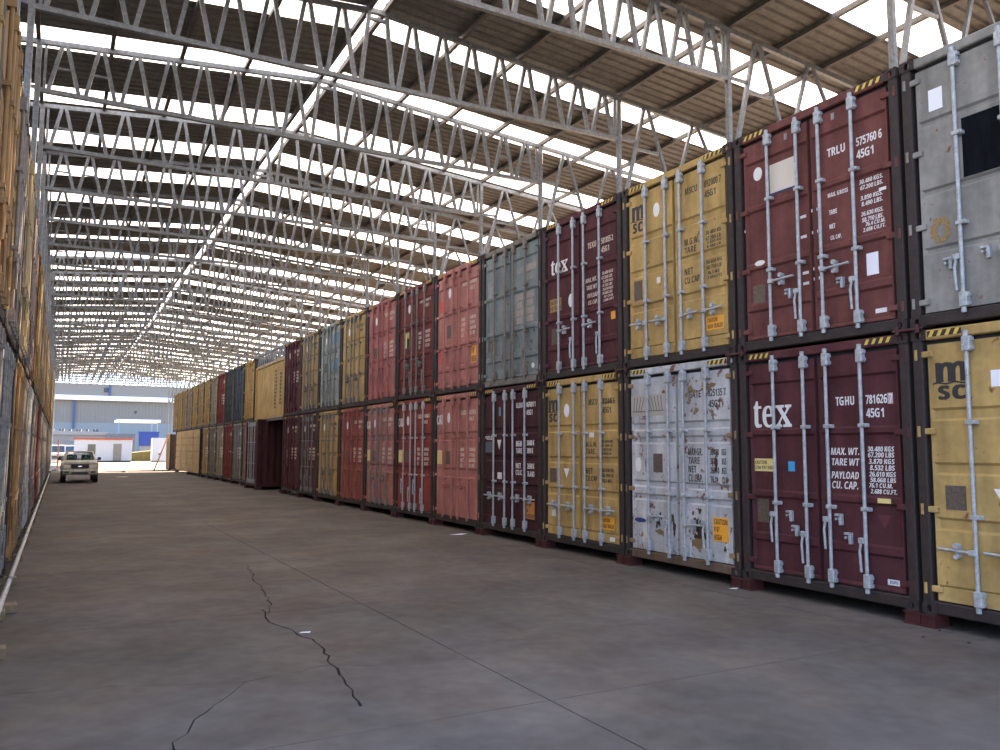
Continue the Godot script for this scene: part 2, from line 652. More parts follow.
# o: H, length, style, paint, frame, bars, full, handles [[bar, "hang"|"level", y]], ribs, plain (no doors)
func container(label: String, group: String, at: Vector3, turn: float, o: Dictionary) -> Node3D:
	var H: float = o.get("H", HC)
	var style: String = o.get("style", "wide")
	var col: Material = o.paint
	var frame: Material = o.get("frame", M.post)
	var header: Material = o.get("header", col)
	var bars: Material = o.get("bars", M.bar)
	var full: bool = o.get("full", false)
	lean = absf(at.z) / FACE_R if turn < 0.0 else 0.0
	var t := thing("shipping_container", label, "container", at, turn, group)
	put("body", body_mesh(H, o.get("length", 12.192), o.get("ribs", false)), o.get("side", M.body), t)
	var post := simple("post %.3f" % H, func(b: MB): b.bevel(Vector3(-0.055, 0.10, -0.11), Vector3(0.055, H - 0.10, 0.0), 0.012))
	for s in [-1.0, 1.0]:
		put("corner_post", post, frame, t, Vector3(s * 1.16, 0, 0))
	put("header", simple("header %.3f" % H, func(b: MB): b.bevel(Vector3(-1.135, H - 0.115, -0.11), Vector3(1.135, H - 0.008, -0.004), 0.012)), header, t)
	put("sill", simple("sill", func(b: MB): b.bevel(Vector3(-1.135, 0.012, -0.11), Vector3(1.135, 0.135, -0.004), 0.012)), o.get("sill", M.post), t)
	for s in [-1.0, 1.0]:
		for y in [0.0, H - 0.118]:
			put("corner_casting", casting_mesh(), M.casting, t, Vector3(s * 1.138, y, 0.0))
	put("door_gasket", simple("gasket %.3f" % H, func(b: MB): b.box(Vector3(-1.11, 0.13, -0.105), Vector3(1.11, H - 0.11, -0.076))), M.gasket, t)
	var doors := []
	for s in [-1, 1]:
		doors.append(put("door", door_mesh(style, s, H), col, t))
	var lv := bar_levels(H)
	for x in [-0.63, -0.165, 0.165, 0.63]:
		var bar := put("locking_bar", bar_mesh(H, not full), bars, t, Vector3(x, 0, 0.012))
		if full:
			put("cam", simple("cam", cam_shape), bars, bar, Vector3(0, lv[0], 0))
			put("cam", simple("cam_low", cam_shape_low), bars, bar, Vector3(0, lv[3], 0))
			put("bar_bracket", simple("bracket", bracket_shape), bars, bar, Vector3(0, lv[1], 0))
			put("bar_bracket", simple("bracket", bracket_shape), bars, bar, Vector3(0, lv[2], 0))
	for h in o.get("handles", [[0, "level", 0.66], [1, "hang", 0.66], [2, "level", 0.66], [3, "hang", 0.66]]):
		var hx: float = [-0.63, -0.165, 0.165, 0.63][h[0]]
		var shape := simple("hang", hang_shape) if h[1] == "hang" else simple("level", level_shape)
		var hd := put("handle", shape, bars, t, Vector3(hx, h[2], 0.012))
		if h.size() > 3:
			hd.scale.x = h[3]
	for q in o.get("clasps", []):
		put("clasp", simple("clasp", clasp_shape), bars, t, Vector3(q[0], q[1], 0.0))
	var hn := 4 if full else 3
	for s in [-1.0, 1.0]:
		for i in hn:
			var hg := put("hinge", simple("hinge", hinge_shape), o.get("hinge", col), t, Vector3(s * 1.06, 0.26 + (H - 0.52) * i / (hn - 1), -0.012))
			hg.scale.x = -s
	if H > 2.7 and o.get("hazard", true):
		for s in [-1.0, 1.0]:
			put("hazard_marking", hazard_mesh(), M.hazard, t, Vector3(s * 0.86, H - 0.055, -0.003))
	t.set_meta("style", style)
	return t


func words(t: Node3D, rows: Array, mat: Material, slant := 0.0) -> void:
	var style: String = t.get_meta("style")
	for r in rows:
		var z := face_z(style, (r[2] + r[4]) * 0.5) + 0.001
		lettering(r[0], r[1], r[2], r[3], r[4], z, mat, t, null, slant)


func mark(t: Node3D, called: String, x0: float, y0: float, x1: float, y1: float, mat: Material) -> void:
	patch(called, x0, y0, x1, y1, face_z(t.get_meta("style"), (y0 + y1) * 0.5) + 0.001, mat, t)


# stacked two-line logo: a heavy m over a wavy rule over s c
func logo_m(t: Node3D, x0: float, y0: float, x1: float, y1: float) -> void:
	var h := y1 - y0
	var z := face_z(t.get_meta("style"), (y0 + y1) * 0.5) + 0.001
	lettering("m", x0 + 0.03, y0 + h * 0.47, x1 - 0.02, y1, z, M.black_ink, t, null, 0.0, "logo_letter")
	lettering("m", x0 + 0.05, y0 + h * 0.47, x1 - 0.0, y1 - 0.006, z - 0.0005, M.black_ink, t, null, 0.0, "logo_letter")
	var mx := (x0 + x1) * 0.5
	for k in 2:
		var e := 0.014 * k
		lettering("s", x0 + 0.05 + e, y0, mx - 0.025 + e, y0 + h * 0.38, z - 0.0005 * k, M.black_ink, t, null, 0.0, "logo_letter")
		lettering("c", mx + 0.012 + e, y0, x1 - 0.045 + e, y0 + h * 0.38, z - 0.0005 * k, M.black_ink, t, null, 0.0, "logo_letter")
	var b := MB.new()
	var n := 10
	for i in n:
		var a := x0 + z * lean + (x1 - x0) * i / n
		var c := x0 + z * lean + (x1 - x0) * (i + 1) / n
		var ya := y0 + h * 0.44 + 0.008 * sin(i * 1.25)
		var yc := y0 + h * 0.44 + 0.008 * sin((i + 1) * 1.25)
		b.quad(Vector3(a, ya - 0.009, z + 0.002), Vector3(c, yc - 0.009, z + 0.002), Vector3(c, yc + 0.009, z + 0.002), Vector3(a, ya + 0.009, z + 0.002))
	put("logo_rule", b.mesh(), M.black_ink, t)


func caution(t: Node3D, x0: float, y0: float, x1: float, y1: float, lines: String, mat: Material) -> void:
	var z := face_z(t.get_meta("style"), (y0 + y1) * 0.5) + 0.001
	var s := patch("caution_sticker", x0, y0, x1, y1, z, mat, t)
	var k := (x1 - x0) * 0.07
	lettering(lines, x0 + k, y0 + k, x1 - k, y1 - k, z + 0.003, M.black_ink, s)


func row_at(i: float, tier: int) -> Vector3:
	return Vector3(FACE_R, BLOCK if tier == 0 else BLOCK + HC + 0.02, -(Z0 + PITCH * (i - 0.5)))


func code_rows(mark4: String, number: String, weights: Array, ink: Material, t: Node3D, y := 2.16, slant := 0.0) -> void:
	words(t, [[mark4, 0.29, y, 0.54, y + 0.10], [number, 0.69, y, 1.02, y + 0.10], ["45G1", 0.69, y - 0.15, 0.91, y - 0.05]], ink)
	for w in weights:
		words(t, [w], ink, slant)


func build_row() -> void:
	var maroon := Color(0.108, 0.036, 0.040)
	var brown_red := Color(0.185, 0.068, 0.058)
	var mustard := Color(0.53, 0.355, 0.13)
	var white := Color(0.575, 0.58, 0.585)
	var grey := Color(0.30, 0.29, 0.26)
	var sage := Color(0.235, 0.27, 0.26)
	var coral := Color(0.50, 0.215, 0.18)
	var red := Color(0.27, 0.062, 0.046)
	var pink := Color(0.44, 0.17, 0.15)
	var wine := Color(0.075, 0.027, 0.030)
	var T := -PI / 2
	var hang4 := [[0, "hang", 0.86], [1, "hang", 0.66], [2, "hang", 0.86], [3, "hang", 0.66]]
	var mix4 := [[0, "level", 0.85], [1, "hang", 0.66], [2, "level", 0.85], [3, "hang", 0.66]]
	var lev4 := [[0, "level", 0.66, -1.0], [1, "level", 0.66, -1.0], [2, "level", 0.66], [3, "level", 0.66]]

	# added beside the camera, out of the picture, to shade the floor
	for k in 2:
		container("added unseen brown red container shading the floor, beyond the grey one with the black patch", "added shading containers", row_at(-1, k), T, {"paint": paint(brown_red)})

	# column 0
	var t := container("dull grey container with a black painted patch, atop a mustard container", "", row_at(0, 1), T, {"paint": paint(grey, 1), "style": "step", "full": true, "hazard": false, "handles": [[0, "hang", 0.66], [1, "hang", 0.66], [2, "hang", 0.66], [3, "hang", 0.66]], "clasps": [[-0.78, 0.62], [-0.40, 0.66]], "sill": M.post})
	mark(t, "paper_sheet", -0.91, 2.26, -0.76, 2.49, M.paper)
	mark(t, "black_patch", -0.575, 1.46, -0.10, 2.07, M.blackpaint)
	var gold := textured(Color(0.42, 0.27, 0.11), M.t_metal, 3.0, 0.7)
	var r0 := RandomNumberGenerator.new()
	r0.seed = 9
	for k in 12:
		var a := TAU * k / 12.0
		disc("worn_spot", -0.84 + 0.075 * cos(a), 0.98 + 0.11 * sin(a), r0.randf_range(0.02, 0.05), r0.randf_range(0.02, 0.05), DOOR_Z + 0.001 + 0.0002 * k, gold, t, 7, r0.randf() * TAU)

	t = container("mustard container with a black lower-case logo, under the dull grey container", "", row_at(0, 0), T, {"paint": paint(mustard, 1), "style": "narrow", "full": true, "handles": lev4})
	logo_m(t, -1.00, 2.16, -0.63, 2.54)
	mark(t, "data_plate", -0.92, 1.06, -0.71, 1.30, M.plate)
	mark(t, "paper_sheet", -0.41, 2.26, -0.25, 2.42, M.paper)
	disc("warning_triangle", -0.36, 1.24, 0.09, 0.09, DOOR_Z + 0.001, M.white_ink, t, 3, -PI / 2)

	# column 1
	t = container("brown-red container marked 575760 with a cream panel between its bars", "", row_at(1, 1), T, {"paint": paint(brown_red, 1), "style": "wide", "full": true, "handles": mix4, "clasps": [[-0.36, 0.66], [0.40, 0.66]], "frame": M.post})
	code_rows("TRLU", "575760 6", [], M.white_ink, t, 2.20)
	words(t, [["MAX. GROSS", 0.28, 1.71, 0.56, 1.76], ["TARE", 0.29, 1.50, 0.40, 1.555], ["NET", 0.29, 1.33, 0.37, 1.385], ["CU. CAP.", 0.30, 1.195, 0.45, 1.245]], M.white_ink)
	words(t, [["30.480 KGS.", 0.71, 1.745, 1.01, 1.795], ["67.200 LBS.", 0.72, 1.675, 1.01, 1.725], ["3.850 KGS.", 0.72, 1.555, 1.00, 1.605], ["8.490 LBS.", 0.73, 1.485, 1.00, 1.535], ["26.630 KGS.", 0.72, 1.37, 1.00, 1.42], ["58.710 LBS.", 0.73, 1.30, 1.00, 1.35], ["76.4 CU.M.", 0.77, 1.245, 1.02, 1.29], ["2.698 CU.FT.", 0.74, 1.185, 1.02, 1.23]], M.white_ink, 0.12)
	disc("round_sticker", -0.80, 2.33, 0.075, 0.09, face_z("wide", 2.3) + 0.001, M.white_ink, t)
	var pan := patch("cream_panel", -0.60, 2.00, -0.19, 2.38, face_z("wide", 2.2) + 0.002, flat(Color(0.62, 0.56, 0.47), 0.8), t)
	patch("blue_edge", -0.60, 1.985, -0.19, 2.005, face_z("wide", 2.2) + 0.003, M.navy, pan)
	disc("oval_sticker", -0.80, 1.135, 0.085, 0.035, DOOR_Z + 0.001, M.white_ink, t)
	mark(t, "data_plate", -0.93, 0.60, -0.73, 0.86, textured(Color(0.20, 0.15, 0.10), M.t_metal, 2.0))
	mark(t, "paper_sheet", 0.77, 0.68, 0.92, 0.93, M.paper)
	mark(t, "small_label", 0.86, 0.24, 1.0, 0.29, M.white_ink)
	for q in [[-0.135, 1.56], [0.035, 1.60], [-0.135, 1.31], [0.035, 1.33], [-0.12, 0.86], [0.04, 0.885], [-0.12, 0.73], [0.04, 0.76], [0.96, 1.60], [-1.07, 1.60]]:
		mark(t, "seal_tape", q[0], q[1], q[0] + 0.09, q[1] + 0.035, M.white_ink)
	for q in [-0.35, 0.36]:
		mark(t, "grey_tag", q, 2.62, q + 0.045, 2.70, M.greypaint)

	t = container("maroon container with white serif lettering and the number 781626", "", row_at(1, 0), T, {"paint": paint(maroon, 0), "style": "wide", "full": true, "handles": hang4, "clasps": [[-0.44, 0.86], [-0.36, 0.69], [0.27, 0.87], [0.39, 0.67]]})
	code_rows("TGHU", "781626 7", [], M.white_ink, t, 2.16)
	words(t, [["MAX. WT.", 0.20, 1.595, 0.58, 1.675], ["TARE WT", 0.20, 1.475, 0.57, 1.555], ["PAYLOAD", 0.20, 1.325, 0.56, 1.405], ["CU. CAP.", 0.20, 1.21, 0.55, 1.295]], M.white_ink, 0.14)
	words(t, [["30.480 KGS", 0.69, 1.635, 1.01, 1.69], ["67.200 LBS", 0.69, 1.57, 1.01, 1.625], ["3.870 KGS", 0.70, 1.50, 1.01, 1.555], ["8.532 LBS", 0.71, 1.43, 1.01, 1.485], ["26.610 KGS", 0.70, 1.36, 1.02, 1.415], ["58.668 LBS", 0.71, 1.30, 1.02, 1.35], ["76.1 CU.M.", 0.69, 1.24, 0.98, 1.29], ["2.688 CU.FT.", 0.71, 1.175, 1.03, 1.225]], M.white_ink, 0.12)
	lettering("tex", -0.995, 1.93, -0.36, 2.27, face_z("wide", 2.1) + 0.001, M.white_ink, t, serif, 0.0, "logo_letter")
	patch("digit_frame", 0.965, 2.15, 1.03, 2.27, face_z("wide", 2.1) - 0.0028, flat(Color(0.45, 0.36, 0.37)), t)
	caution(t, -0.995, 1.38, -0.63, 1.54, "CAUTION\n2.9m 9'6\" HIGH", M.yellow_sticker)
	mark(t, "blue_sticker", -0.43, 1.39, -0.33, 1.51, M.blue_sticker)
	mark(t, "data_plate", -0.95, 0.74, -0.76, 1.03, M.plate)
	mark(t, "cream_label", 0.79, 1.078, 0.95, 1.13, M.yellow_sticker)
	disc("dark_triangle", 0.87, 0.90, 0.10, 0.10, face_z("wide", 0.9) + 0.001, flat(Color(0.10, 0.022, 0.028)), t, 3, -PI / 2)
	var lab := patch("small_label", 0.88, 0.215, 1.02, 0.275, face_z("wide", 0.25) + 0.001, M.white_ink, t)
	lettering("XSPE", 0.90, 0.228, 1.0, 0.262, face_z("wide", 0.25) + 0.004, M.navy, lab)

	# column 2
	t = container("mustard container with black logo on top of the rusty white container", "", row_at(2, 1), T, {"paint": paint(mustard, 1), "style": "narrow", "full": true, "handles": lev4})
	logo_m(t, -0.99, 2.13, -0.66, 2.56)
	disc("oval_sticker", -0.36, 2.38, 0.075, 0.11, DOOR_Z + 0.001, M.white_ink, t)
	code_rows("MSCU", "892000 7", [], M.black_ink, t, 2.42)
	words(t, [["M.G.W.", 0.26, 1.67, 0.56, 1.77], ["TARE", 0.26, 1.555, 0.50, 1.645], ["NET", 0.25, 1.24, 0.43, 1.335], ["CU.CAP", 0.25, 1.11, 0.56, 1.205], ["30 480 KG\n67 200 LB", 0.70, 1.65, 1.0, 1.79], ["3 830 KG\n8 440 LB", 0.72, 1.545, 1.0, 1.64], ["26 650 KG\n58 750 LB", 0.70, 1.24, 1.0, 1.37], ["76.3 M3\n2 694 FT3", 0.72, 1.10, 1.0, 1.21]], M.black_ink)
	mark(t, "data_plate", -0.92, 1.05, -0.72, 1.36, M.plate)
	mark(t, "torn_paper", -0.37, 1.24, -0.29, 1.33, M.white_ink)
	caution(t, 0.68, 0.38, 1.02, 0.57, "CAUTION\nHIGH TRAILER", M.orange_sticker)

	t = container("rusty white container with an orange CAUTION sticker", "", row_at(2, 0), T, {"paint": paint(white, 2), "style": "double", "full": true, "handles": [[0, "level", 0.66], [1, "hang", 0.60], [2, "level", 0.60], [3, "hang", 0.66]], "hinge": paint(Color(0.34, 0.24, 0.13), 2), "sill": paint(Color(0.16, 0.11, 0.08), 2)})
	code_rows("GATE", "825135 7", [], M.black_ink, t, 2.38)
	words(t, [["MAX GR.", 0.26, 1.57, 0.55, 1.67], ["TARE", 0.26, 1.45, 0.49, 1.545], ["NET", 0.26, 1.33, 0.42, 1.425], ["CU.CAP.", 0.26, 1.20, 0.55, 1.305], ["30480\n3870\n26610\n76.1", 0.70, 1.20, 0.87, 1.66], ["KGS\nKGS\nKGS\nCU.M", 0.92, 1.20, 1.03, 1.66]], M.black_ink)
	var gz := face_z("double", 2.3) + 0.001
	var gr := patch("faded_emblem", -1.03, 2.16, -0.22, 2.48, gz, flat(Color(0.40, 0.37, 0.32), 0.8), t)
	for i in 9:
		var x := -0.94 + i * 0.078
		var tip: float = 0.06 * (1.0 - absf(i - 4.0) / 4.0) + 0.02
		var bb := MB.new()
		bb.beam(Vector3(x + gz * lean - (tip if i < 4 else -tip) * 1.2, 2.24, gz + 0.004), Vector3(x + gz * lean, 2.45, gz + 0.004), 0.012, 0.002, Vector3(0, 0, 1))
		put("emblem_stroke", bb.mesh(), flat(Color(0.10, 0.10, 0.11)), gr)
	patch("emblem_rule", -1.0, 2.225, -0.25, 2.237, gz + 0.004, flat(Color(0.10, 0.10, 0.11)), gr)
	mark(t, "data_plate", -0.51, 1.31, -0.30, 1.59, M.plate)
	disc("oval_sticker", -0.87, 1.42, 0.07, 0.11, DOOR_Z + 0.001, M.white_ink, t)
	disc("blue_oval_sticker", -0.84, 0.58, 0.14, 0.035, DOOR_Z + 0.001, M.navy, t)
	caution(t, 0.73, 0.42, 1.02, 0.74, "CAUTION\n9'6\"\nHIGH", M.orange_sticker)
	var rust := textured(Color(0.085, 0.045, 0.028), M.t_metal, 2.5, 0.9)
	var tan_rust := textured(Color(0.34, 0.23, 0.11), M.t_metal, 2.5, 0.9)
	var r2 := RandomNumberGenerator.new()
	r2.seed = 77
	for q in [[0.36, 0.62, 0.13, 0.17, 0], [0.44, 0.50, 0.10, 0.13, 0], [0.40, 0.38, 0.17, 0.13, 1], [-0.22, 0.58, 0.045, 0.24, 0], [-0.45, 0.60, 0.06, 0.09, 0], [-0.10, 0.50, 0.05, 0.22, 0], [-0.40, 0.44, 0.14, 0.06, 1], [0.30, 2.50, 0.09, 0.13, 1], [0.66, 2.52, 0.13, 0.10, 1], [0.40, 2.20, 0.05, 0.09, 1], [0.72, 2.17, 0.06, 0.07, 1], [-0.83, 0.36, 0.05, 0.06, 1], [0.92, 0.33, 0.04, 0.06, 0], [0.78, 1.45, 0.05, 0.16, 0]]:
		var rb := MB.new()
		for w in 9:
			var off := Vector2(r2.randfn(0.0, 0.55) * q[2], r2.randfn(0.0, 0.6) * q[3]) if w > 0 else Vector2.ZERO
			var sz := r2.randf_range(0.12, 0.42) if w > 0 else 0.62
			var poly := PackedVector2Array()
			for k in 15:
				var a := TAU * k / 15.0
				var rr := r2.randf_range(0.5, 1.2) * sz
				poly.append(Vector2(q[0] + off.x + q[2] * rr * cos(a), q[1] + off.y + q[3] * rr * sin(a)))
			rb.prism(poly, 0.0, 0.0012 + 0.0001 * w)
		put("rust_patch", rb.mesh(), rust if q[4] == 0 else tan_rust, t, Vector3(0, 0, face_z("double", q[1]) + 0.0006 + 0.0014 * (1 - q[4])))

	# column 3
	t = container("maroon container with white serif lettering, above a mustard container", "", row_at(3, 1), T, {"paint": paint(maroon, 0), "style": "wide", "full": true, "handles": mix4})
	code_rows("TEXU", "581855 2", [], M.cream_ink, t, 2.18)
	lettering("tex", -0.91, 1.93, -0.34, 2.20, face_z("wide", 2.1) + 0.001, M.white_ink, t, serif, 0.0, "logo_letter")
	words(t, [["MAX. WT.", 0.22, 1.59, 0.55, 1.665], ["TARE WT", 0.24, 1.46, 0.55, 1.535], ["PAYLOAD", 0.27, 1.32, 0.57, 1.395], ["CU. CAP.", 0.29, 1.20, 0.57, 1.27], ["30.480 KGS\n67.200 LBS", 0.69, 1.57, 1.0, 1.70], ["3.870 KGS\n8.532 LBS", 0.72, 1.44, 1.0, 1.55], ["26.610 KGS\n58.668 LBS", 0.71, 1.31, 1.0, 1.42], ["76.1 CU.M\n2.688 CUFT", 0.74, 1.19, 1.02, 1.29]], M.cream_ink, 0.14)
	caution(t, -0.98, 1.24, -0.55, 1.48, "CAUTION\n9'6\" HIGH", flat(Color(0.34, 0.20, 0.05)))
	disc("round_sticker", -0.24, 1.37, 0.08, 0.12, face_z("wide", 1.37) + 0.001, M.white_ink, t)
	mark(t, "orange_label", 0.95, 0.86, 1.07, 0.99, M.orange_sticker)
	mark(t, "data_plate", -0.88, 0.64, -0.66, 0.93, M.plate)

	t = container("mustard container with black logo, beside the rusty white container", "", row_at(3, 0), T, {"paint": paint(mustard, 0), "style": "narrow", "full": true, "handles": [[0, "level", 0.66, -1.0], [1, "level", 0.66, -1.0], [2, "level", 0.66], [3, "level", 0.66]]})
	logo_m(t, -1.02, 2.14, -0.67, 2.54)
	disc("oval_sticker", -0.39, 2.33, 0.085, 0.12, DOOR_Z + 0.001, M.paper, t)
	code_rows("MSCU", "832446 6", [], M.black_ink, t, 2.39)
	words(t, [["M.G.W.", 0.20, 1.69, 0.52, 1.78], ["TARE", 0.20, 1.57, 0.46, 1.66], ["NET", 0.19, 1.24, 0.39, 1.34], ["CU.CAP", 0.19, 1.12, 0.52, 1.21], ["30 480 KG\n67 200 LB\n3 830 KG\n8 440 LB", 0.66, 1.56, 0.96, 1.80], ["26 650 KG\n58 750 LB\n76.3 M3", 0.66, 1.11, 0.98, 1.34]], M.black_ink)
	mark(t, "data_plate", -0.95, 1.06, -0.73, 1.31, M.plate)
	disc("warning_triangle", -0.40, 1.26, 0.10, 0.11, DOOR_Z + 0.001, M.white_ink, t, 3, -PI / 2)
	mark(t, "paper_sheet", -0.89, 0.46, -0.76, 0.60, M.white_ink)
	mark(t, "small_label", 0.30, 1.85, 0.44, 1.93, M.white_ink)
	mark(t, "small_label", 0.86, 0.18, 1.0, 0.25, M.white_ink)
	caution(t, 0.65, 0.36, 0.99, 0.56, "CAUTION\nHIGH TRAILER", M.orange_sticker)

	# column 4
	t = container("grey-green container with peeling cream stickers", "", row_at(4, 1), T, {"paint": paint(sage, 1), "style": "wide", "full": true, "handles": hang4, "bars": M.bar_rust, "hazard": false, "header": paint(Color(0.24, 0.22, 0.17), 2), "sill": paint(Color(0.22, 0.21, 0.18), 2)})
	var peel := textured(Color(0.52, 0.46, 0.40), M.t_metal, 2.0, 0.8)
	words(t, [["GLDU", 0.30, 2.20, 0.54, 2.33], ["45G1", 0.70, 2.02, 0.94, 2.15]], peel)
	mark(t, "peeling_sticker", 0.68, 2.20, 1.07, 2.33, peel)
	for i in 4:
		mark(t, "peeling_sticker", 0.28 + 0.02 * (i % 2), 1.66 - i * 0.155, 0.56 - 0.03 * (i % 2), 1.79 - i * 0.155, peel)
		mark(t, "peeling_sticker", 0.69 + 0.02 * (i % 2), 1.66 - i * 0.155, 0.98 - 0.03 * (i % 2), 1.79 - i * 0.155, peel)
	mark(t, "grey_patch", -1.0, 1.90, -0.66, 2.26, M.greypaint)
	mark(t, "data_plate", -0.90, 0.75, -0.68, 1.02, M.plate)
	disc("round_sticker", 0.94, 0.33, 0.06, 0.05, face_z("wide", 0.33) + 0.001, M.white_ink, t)
	for q in [[0.75, 1.05], [0.98, 1.0], [0.88, 0.80], [0.85, 0.62]]:
		disc("black_spot", q[0], q[1], 0.03, 0.035, face_z("wide", q[1]) + 0.001, M.black_ink, t, 7)  # small flat black discs on the door face

	t = container("dark wine-red container with an orange number six sticker", "", row_at(4, 0), T, {"paint": paint(wine, 0), "style": "narrow", "full": true, "handles": [[0, "level", 0.70, -1.0], [1, "level", 0.70, -1.0], [2, "level", 0.70], [3, "level", 0.70]]})
	code_rows("GLDU", "067691 1", [], M.white_ink, t, 2.45)
	words(t, [["MGW", 0.29, 1.70, 0.52, 1.81], ["TARE", 0.29, 1.57, 0.52, 1.67], ["NET", 0.28, 1.28, 0.48, 1.38], ["CU.C", 0.28, 1.15, 0.52, 1.25], ["30480 K\n3890 K", 0.70, 1.57, 0.98, 1.82], ["26590 K\n76.4 M3", 0.72, 1.13, 0.98, 1.38]], M.white_ink)
	words(t, [["GOLD", -1.02, 1.84, -0.68, 1.92]], M.white_ink)
	mark(t, "grey_patch", -1.01, 1.58, -0.68, 1.80, flat(Color(0.10, 0.10, 0.12)))
	disc("warning_triangle", -0.40, 1.77, 0.10, 0.13, DOOR_Z + 0.001, M.white_ink, t, 3, -PI / 2)
	mark(t, "blue_sticker", -0.42, 2.32, -0.34, 2.50, flat(Color(0.10, 0.25, 0.32)))
	mark(t, "paper_sheet", -0.47, 1.05, -0.29, 1.18, M.white_ink)
	caution(t, 0.68, 0.34, 0.99, 0.66, "9'6\"\n6\nHIGH", flat(Color(0.55, 0.24, 0.06)))

	# columns 5 to 11: [upper colour, style, what singles it out], [lower ...]
	var cols := [
		[coral, "wide", "coral container with a red square, next to the grey-green one", coral, "band", "coral container lettered CAI beside the dark wine-red one"],
		[Color(0.19, 0.046, 0.036), "wide", "dark red container in the upper tier between two coral ones", red, "band", "brick-red container lettered CAI between two coral ones"],
		[pink, "band", "pink container in the upper tier beside a mustard one", coral, "band", "pale coral container lettered CAI beside a plain rust-red one"],
		[mustard, "narrow", "mustard container in the upper tier beside the pink one", Color(0.34, 0.115, 0.09), "band", "rust-red container under a mustard one"],
		[Color(0.34, 0.38, 0.34), "band", "pale grey-green container with blue-grey sticker patches", mustard, "narrow", "mustard container under the pale grey-green one"],
		[Color(0.42, 0.29, 0.13), "narrow", "brownish mustard container beside the pale grey-green one", maroon, "band", "maroon container under the brownish mustard one"],
		[maroon, "band", "maroon container beside the open slot, upper tier", maroon, "band", "maroon container beside the open slot, lower tier"],
	]
	for i in cols.size():
		var q: Array = cols[i]
		for k in 2:
			var base: Color = q[0] if k == 1 else q[3]
			var sty: String = q[1] if k == 1 else q[4]
			var dark_ink: bool = base.g > 0.22 and base.r < 0.40 or base.g > 0.2 and base.b < 0.15
			var ink: Material = M.black_ink if dark_ink else M.cream_ink
			t = container(q[2] if k == 1 else q[5], "", row_at(5 + i, k), T, {"paint": paint(base, 1 if (i + k) % 2 == 0 else 0), "style": sty, "full": i < 2, "handles": hang4 if (i + k) % 2 else mix4, "bars": M.bar if i == 1 and k == 0 else (M.bar_dull if (i + k) % 3 == 2 or dark_ink else paint(base))})
			words(t, [["CAIU" if k == 0 else "TRIU", 0.30, 2.40, 0.54, 2.50], ["%d 4" % (402318 + 36171 * (i * 2 + k)), 0.69, 2.40, 1.02, 2.50], ["45G1", 0.69, 2.26, 0.91, 2.35], ["MAX\nTARE\nNET\nCU", 0.27, 1.25, 0.47, 1.68], ["30480 KG\n3870 KG\n26610 KG\n76.2 M3", 0.70, 1.25, 1.0, 1.68]], ink)
			if k == 0 and i < 3:
				words(t, [["CAI", -1.02, 2.22, -0.70, 2.44]], M.white_ink)
				mark(t, "caution_label", -0.97, 1.30, -0.72, 1.62, M.yellow_sticker)
			disc("oval_sticker", -0.36, 2.36, 0.075, 0.12, face_z(sty, 2.36) + 0.001, M.white_ink if i < 5 else M.cream_ink, t)
			mark(t, "data_plate", -0.50, 1.30, -0.28, 1.60, M.plate)
			if k == 1 and i == 0:
				mark(t, "red_sticker", -0.95, 1.96, -0.68, 2.22, M.red_sticker)
				mark(t, "red_sticker", -0.92, 0.75, -0.72, 0.98, M.red_sticker)
				caution(t, 0.78, 0.62, 1.03, 0.98, "9'6\"\nHIGH", M.orange_sticker)
			if k == 1 and i == 1:
				mark(t, "caution_label", -0.62, 1.35, -0.36, 1.75, M.yellow_sticker)
			if k == 1 and i == 4:
				for y in [2.18, 1.30]:
					mark(t, "blue_grey_patch", -0.05 + 0.10, y, 0.52, y + 0.34, flat(Color(0.16, 0.24, 0.29)))
					mark(t, "blue_grey_patch", 0.66, y + 0.02, 1.0, y + 0.36, flat(Color(0.10, 0.19, 0.25)))

	# beyond the open slot: twelve columns more
	var ochre := Color(0.47, 0.33, 0.16)
	var tan := Color(0.40, 0.33, 0.23)
	var far_up := [mustard, Color(0.085, 0.115, 0.13), Color(0.09, 0.10, 0.10), red, tan, mustard, ochre, mustard, tan, ochre, mustard, ochre]
	var far_low := [Color(0.36, 0.24, 0.20), Color(0.27, 0.265, 0.245), red, tan, Color(0.29, 0.25, 0.20), ochre]
	var names_up := {0: "mustard container with its door end just past the open slot", 1: "dark blue-grey container in the upper tier next to a mustard one", 2: "near-black grey container in the upper tier next to a red one", 3: "red container in the upper tier among dark grey and tan ones", 4: "tan-grey container in the upper tier beside the red one"}
	var names_low := {0: "dusty pink container with white text, just past the open slot", 1: "pale grey container in the lower tier beside a red one", 2: "red container in the lower tier between grey and tan ones", 3: "tan container with white text beside the lower-tier red one", 4: "grey-brown container in the lower tier toward the far end", 5: "brownish container beside the one turned sideways"}
	for i in 12:
		var z := -38.32 - 2.52 * (i + 0.5)
		for k in 2:
			if k == 0 and i >= 6:
				continue
			var base: Color = far_up[i] if k == 1 else far_low[i]
			var label: String = names_up.get(i, "brownish mustard container in the upper tier near the far end") if k == 1 else names_low[i]
			t = container(label, "mustard containers near the far end" if k == 1 and i > 4 else "", Vector3(FACE_R, BLOCK if k == 0 else BLOCK + HC + 0.02, z), T, {"paint": paint(base, (i + k) % 3), "style": "band" if i % 2 else "narrow", "handles": hang4, "bars": paint(base)})
			words(t, [["MAX\nTARE\nNET\nCU", 0.27, 1.15, 0.52, 1.70], ["30480 KG\n3870 KG\n26610 KG\n76.2 M3", 0.68, 1.15, 1.03, 1.70], ["%d 1" % (311406 + 8123 * i), 0.60, 2.30, 1.02, 2.46]], M.black_ink if k == 1 and i != 3 else M.white_ink)

